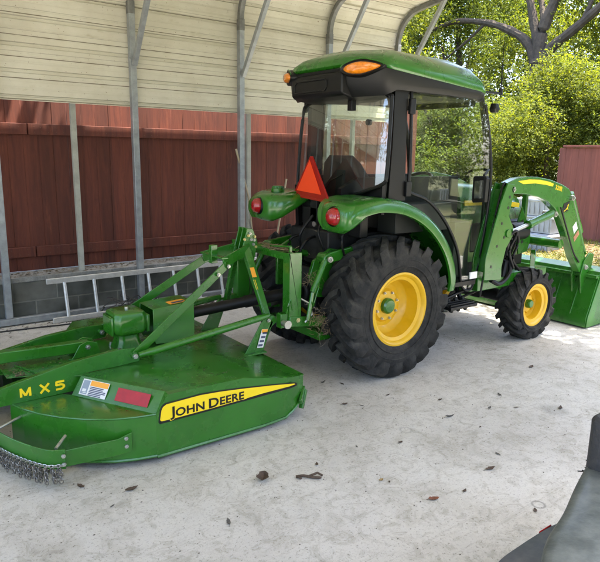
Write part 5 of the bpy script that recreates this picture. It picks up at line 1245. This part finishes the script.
WHERE = ['just behind the cutter rear skirt on the camera side', 'below the rear chain guard, farthest from it', 'below the chain guard bracket', 'under the hanging chains at their right end', 'under the hanging chains, topmost of three', 'under the hanging chains at the left edge', 'low at the left, second from the bottom edge', 'tiny, left of the reddish leaf', 'right of the reddish leaf', 'upper right of the round ring mark', 'between the reddish leaf and the ring mark', 'directly right of the forked twig', 'below the rear wheel front tread', 'under the rear wheel, right one of two', 'tiny, at mid slab above the reddish leaf', 'flat one right of the rear wheel', 'tiny, right of the flat mid-right leaf', 'just below the front wheel', 'tiny, above the forked twig', 'right of the rear wheel bottom', 'beside the round ring mark at lower right', 'in the middle between both wheels and the lower right hood', 'near the right edge below the front wheel', 'below the front tip of the cutter', 'right of the rear wheel, lower one', 'right of the rear wheel, farthest toward the right edge', 'in the shade between the rear wheels', 'under the hitch behind the rear tyre', 'on the slab beside the cutter hitch leg', 'by the bucket at the right edge', 'below the bucket near the right edge']
POS = [(1.25,2.19,.019,1.2),(.99,2.71,.024,.1),(.79,2.88,.018,1.9),(.68,3.11,.03,.3),(.74,3.20,.03,2.6),(.62,3.22,.026,1.2),(.86,2.62,.010,.5),(2.11,2.01,.008,1),(2.37,1.73,.013,.4),(2.84,1.87,.014,1.4),(2.66,1.79,.022,-.2),
 (1.91,2.37,.012,.9),(2.65,2.82,.012,2),(2.93,2.85,.014,.2),(2.48,2.29,.012,.1),(3.01,2.36,.022,-.3),(3.05,2.15,.010,.3),(4.32,2.61,.022,.3),(2.23,2.40,.009,1.2),(3.17,2.58,.014,0),(2.51,1.42,.012,.7),(3.6,2.4,.018,1.1),(3.75,2.02,.02,.5),(2.57,2.90,.016,-.3),(3.35,2.3,.018,.4),(3.5,2.2,.012,2.4),(3.2,3.62,.02,1),(2.7,3.3,.018,.2),(2.8,3.2,.014,1.5),(5.6,2.3,.03,1),(4.7,2.2,.02,.2)]
for k,(x,y,s_,r0) in enumerate(POS): leaf(x,y,s_*1.5,r0,LB if k%3 else LG,'small dark dry leaf '+WHERE[k],.3+.2*(k%4),.35+.06*(k%3),seed=k+40)
# forked twig
m_ = MB(); m_.tube(cr([(1.735,2.325,.008),(1.77,2.305,.012),(1.80,2.27,.010),(1.835,2.235,.012)],4),[.007]*12+[.004],6); m_.tube([(1.79,2.285,.012),(1.84,2.275,.02),(1.855,2.25,.01)],.006,6); m_.tube([(1.75,2.32,.01),(1.74,2.29,.014)],.008,6)
tag(m_.build('twig',LB),'short broken dark twig on the slab right of the crumpled leaf','twig')
# faint scatter of grit
r_ = random.Random(55); m_ = MB()
for k in range(900):
    x = r_.uniform(.4,6); y = r_.uniform(1.2,5.6); s_ = r_.uniform(.002,.0065)
    m_.add([(x-s_,y,.001),(x,y-s_*.7,.001),(x+s_,y,.001),(x,y+s_*.7,.001),(x,y,.001+s_*.8)],[(0,1,4),(1,2,4),(2,3,4),(3,0,4)])
tag(m_.build('grit',mat('dark_grit',(.14,.12,.10),.9)),'scatter of fine dark grit and bark crumbs over the slab','grit',kind='stuff')
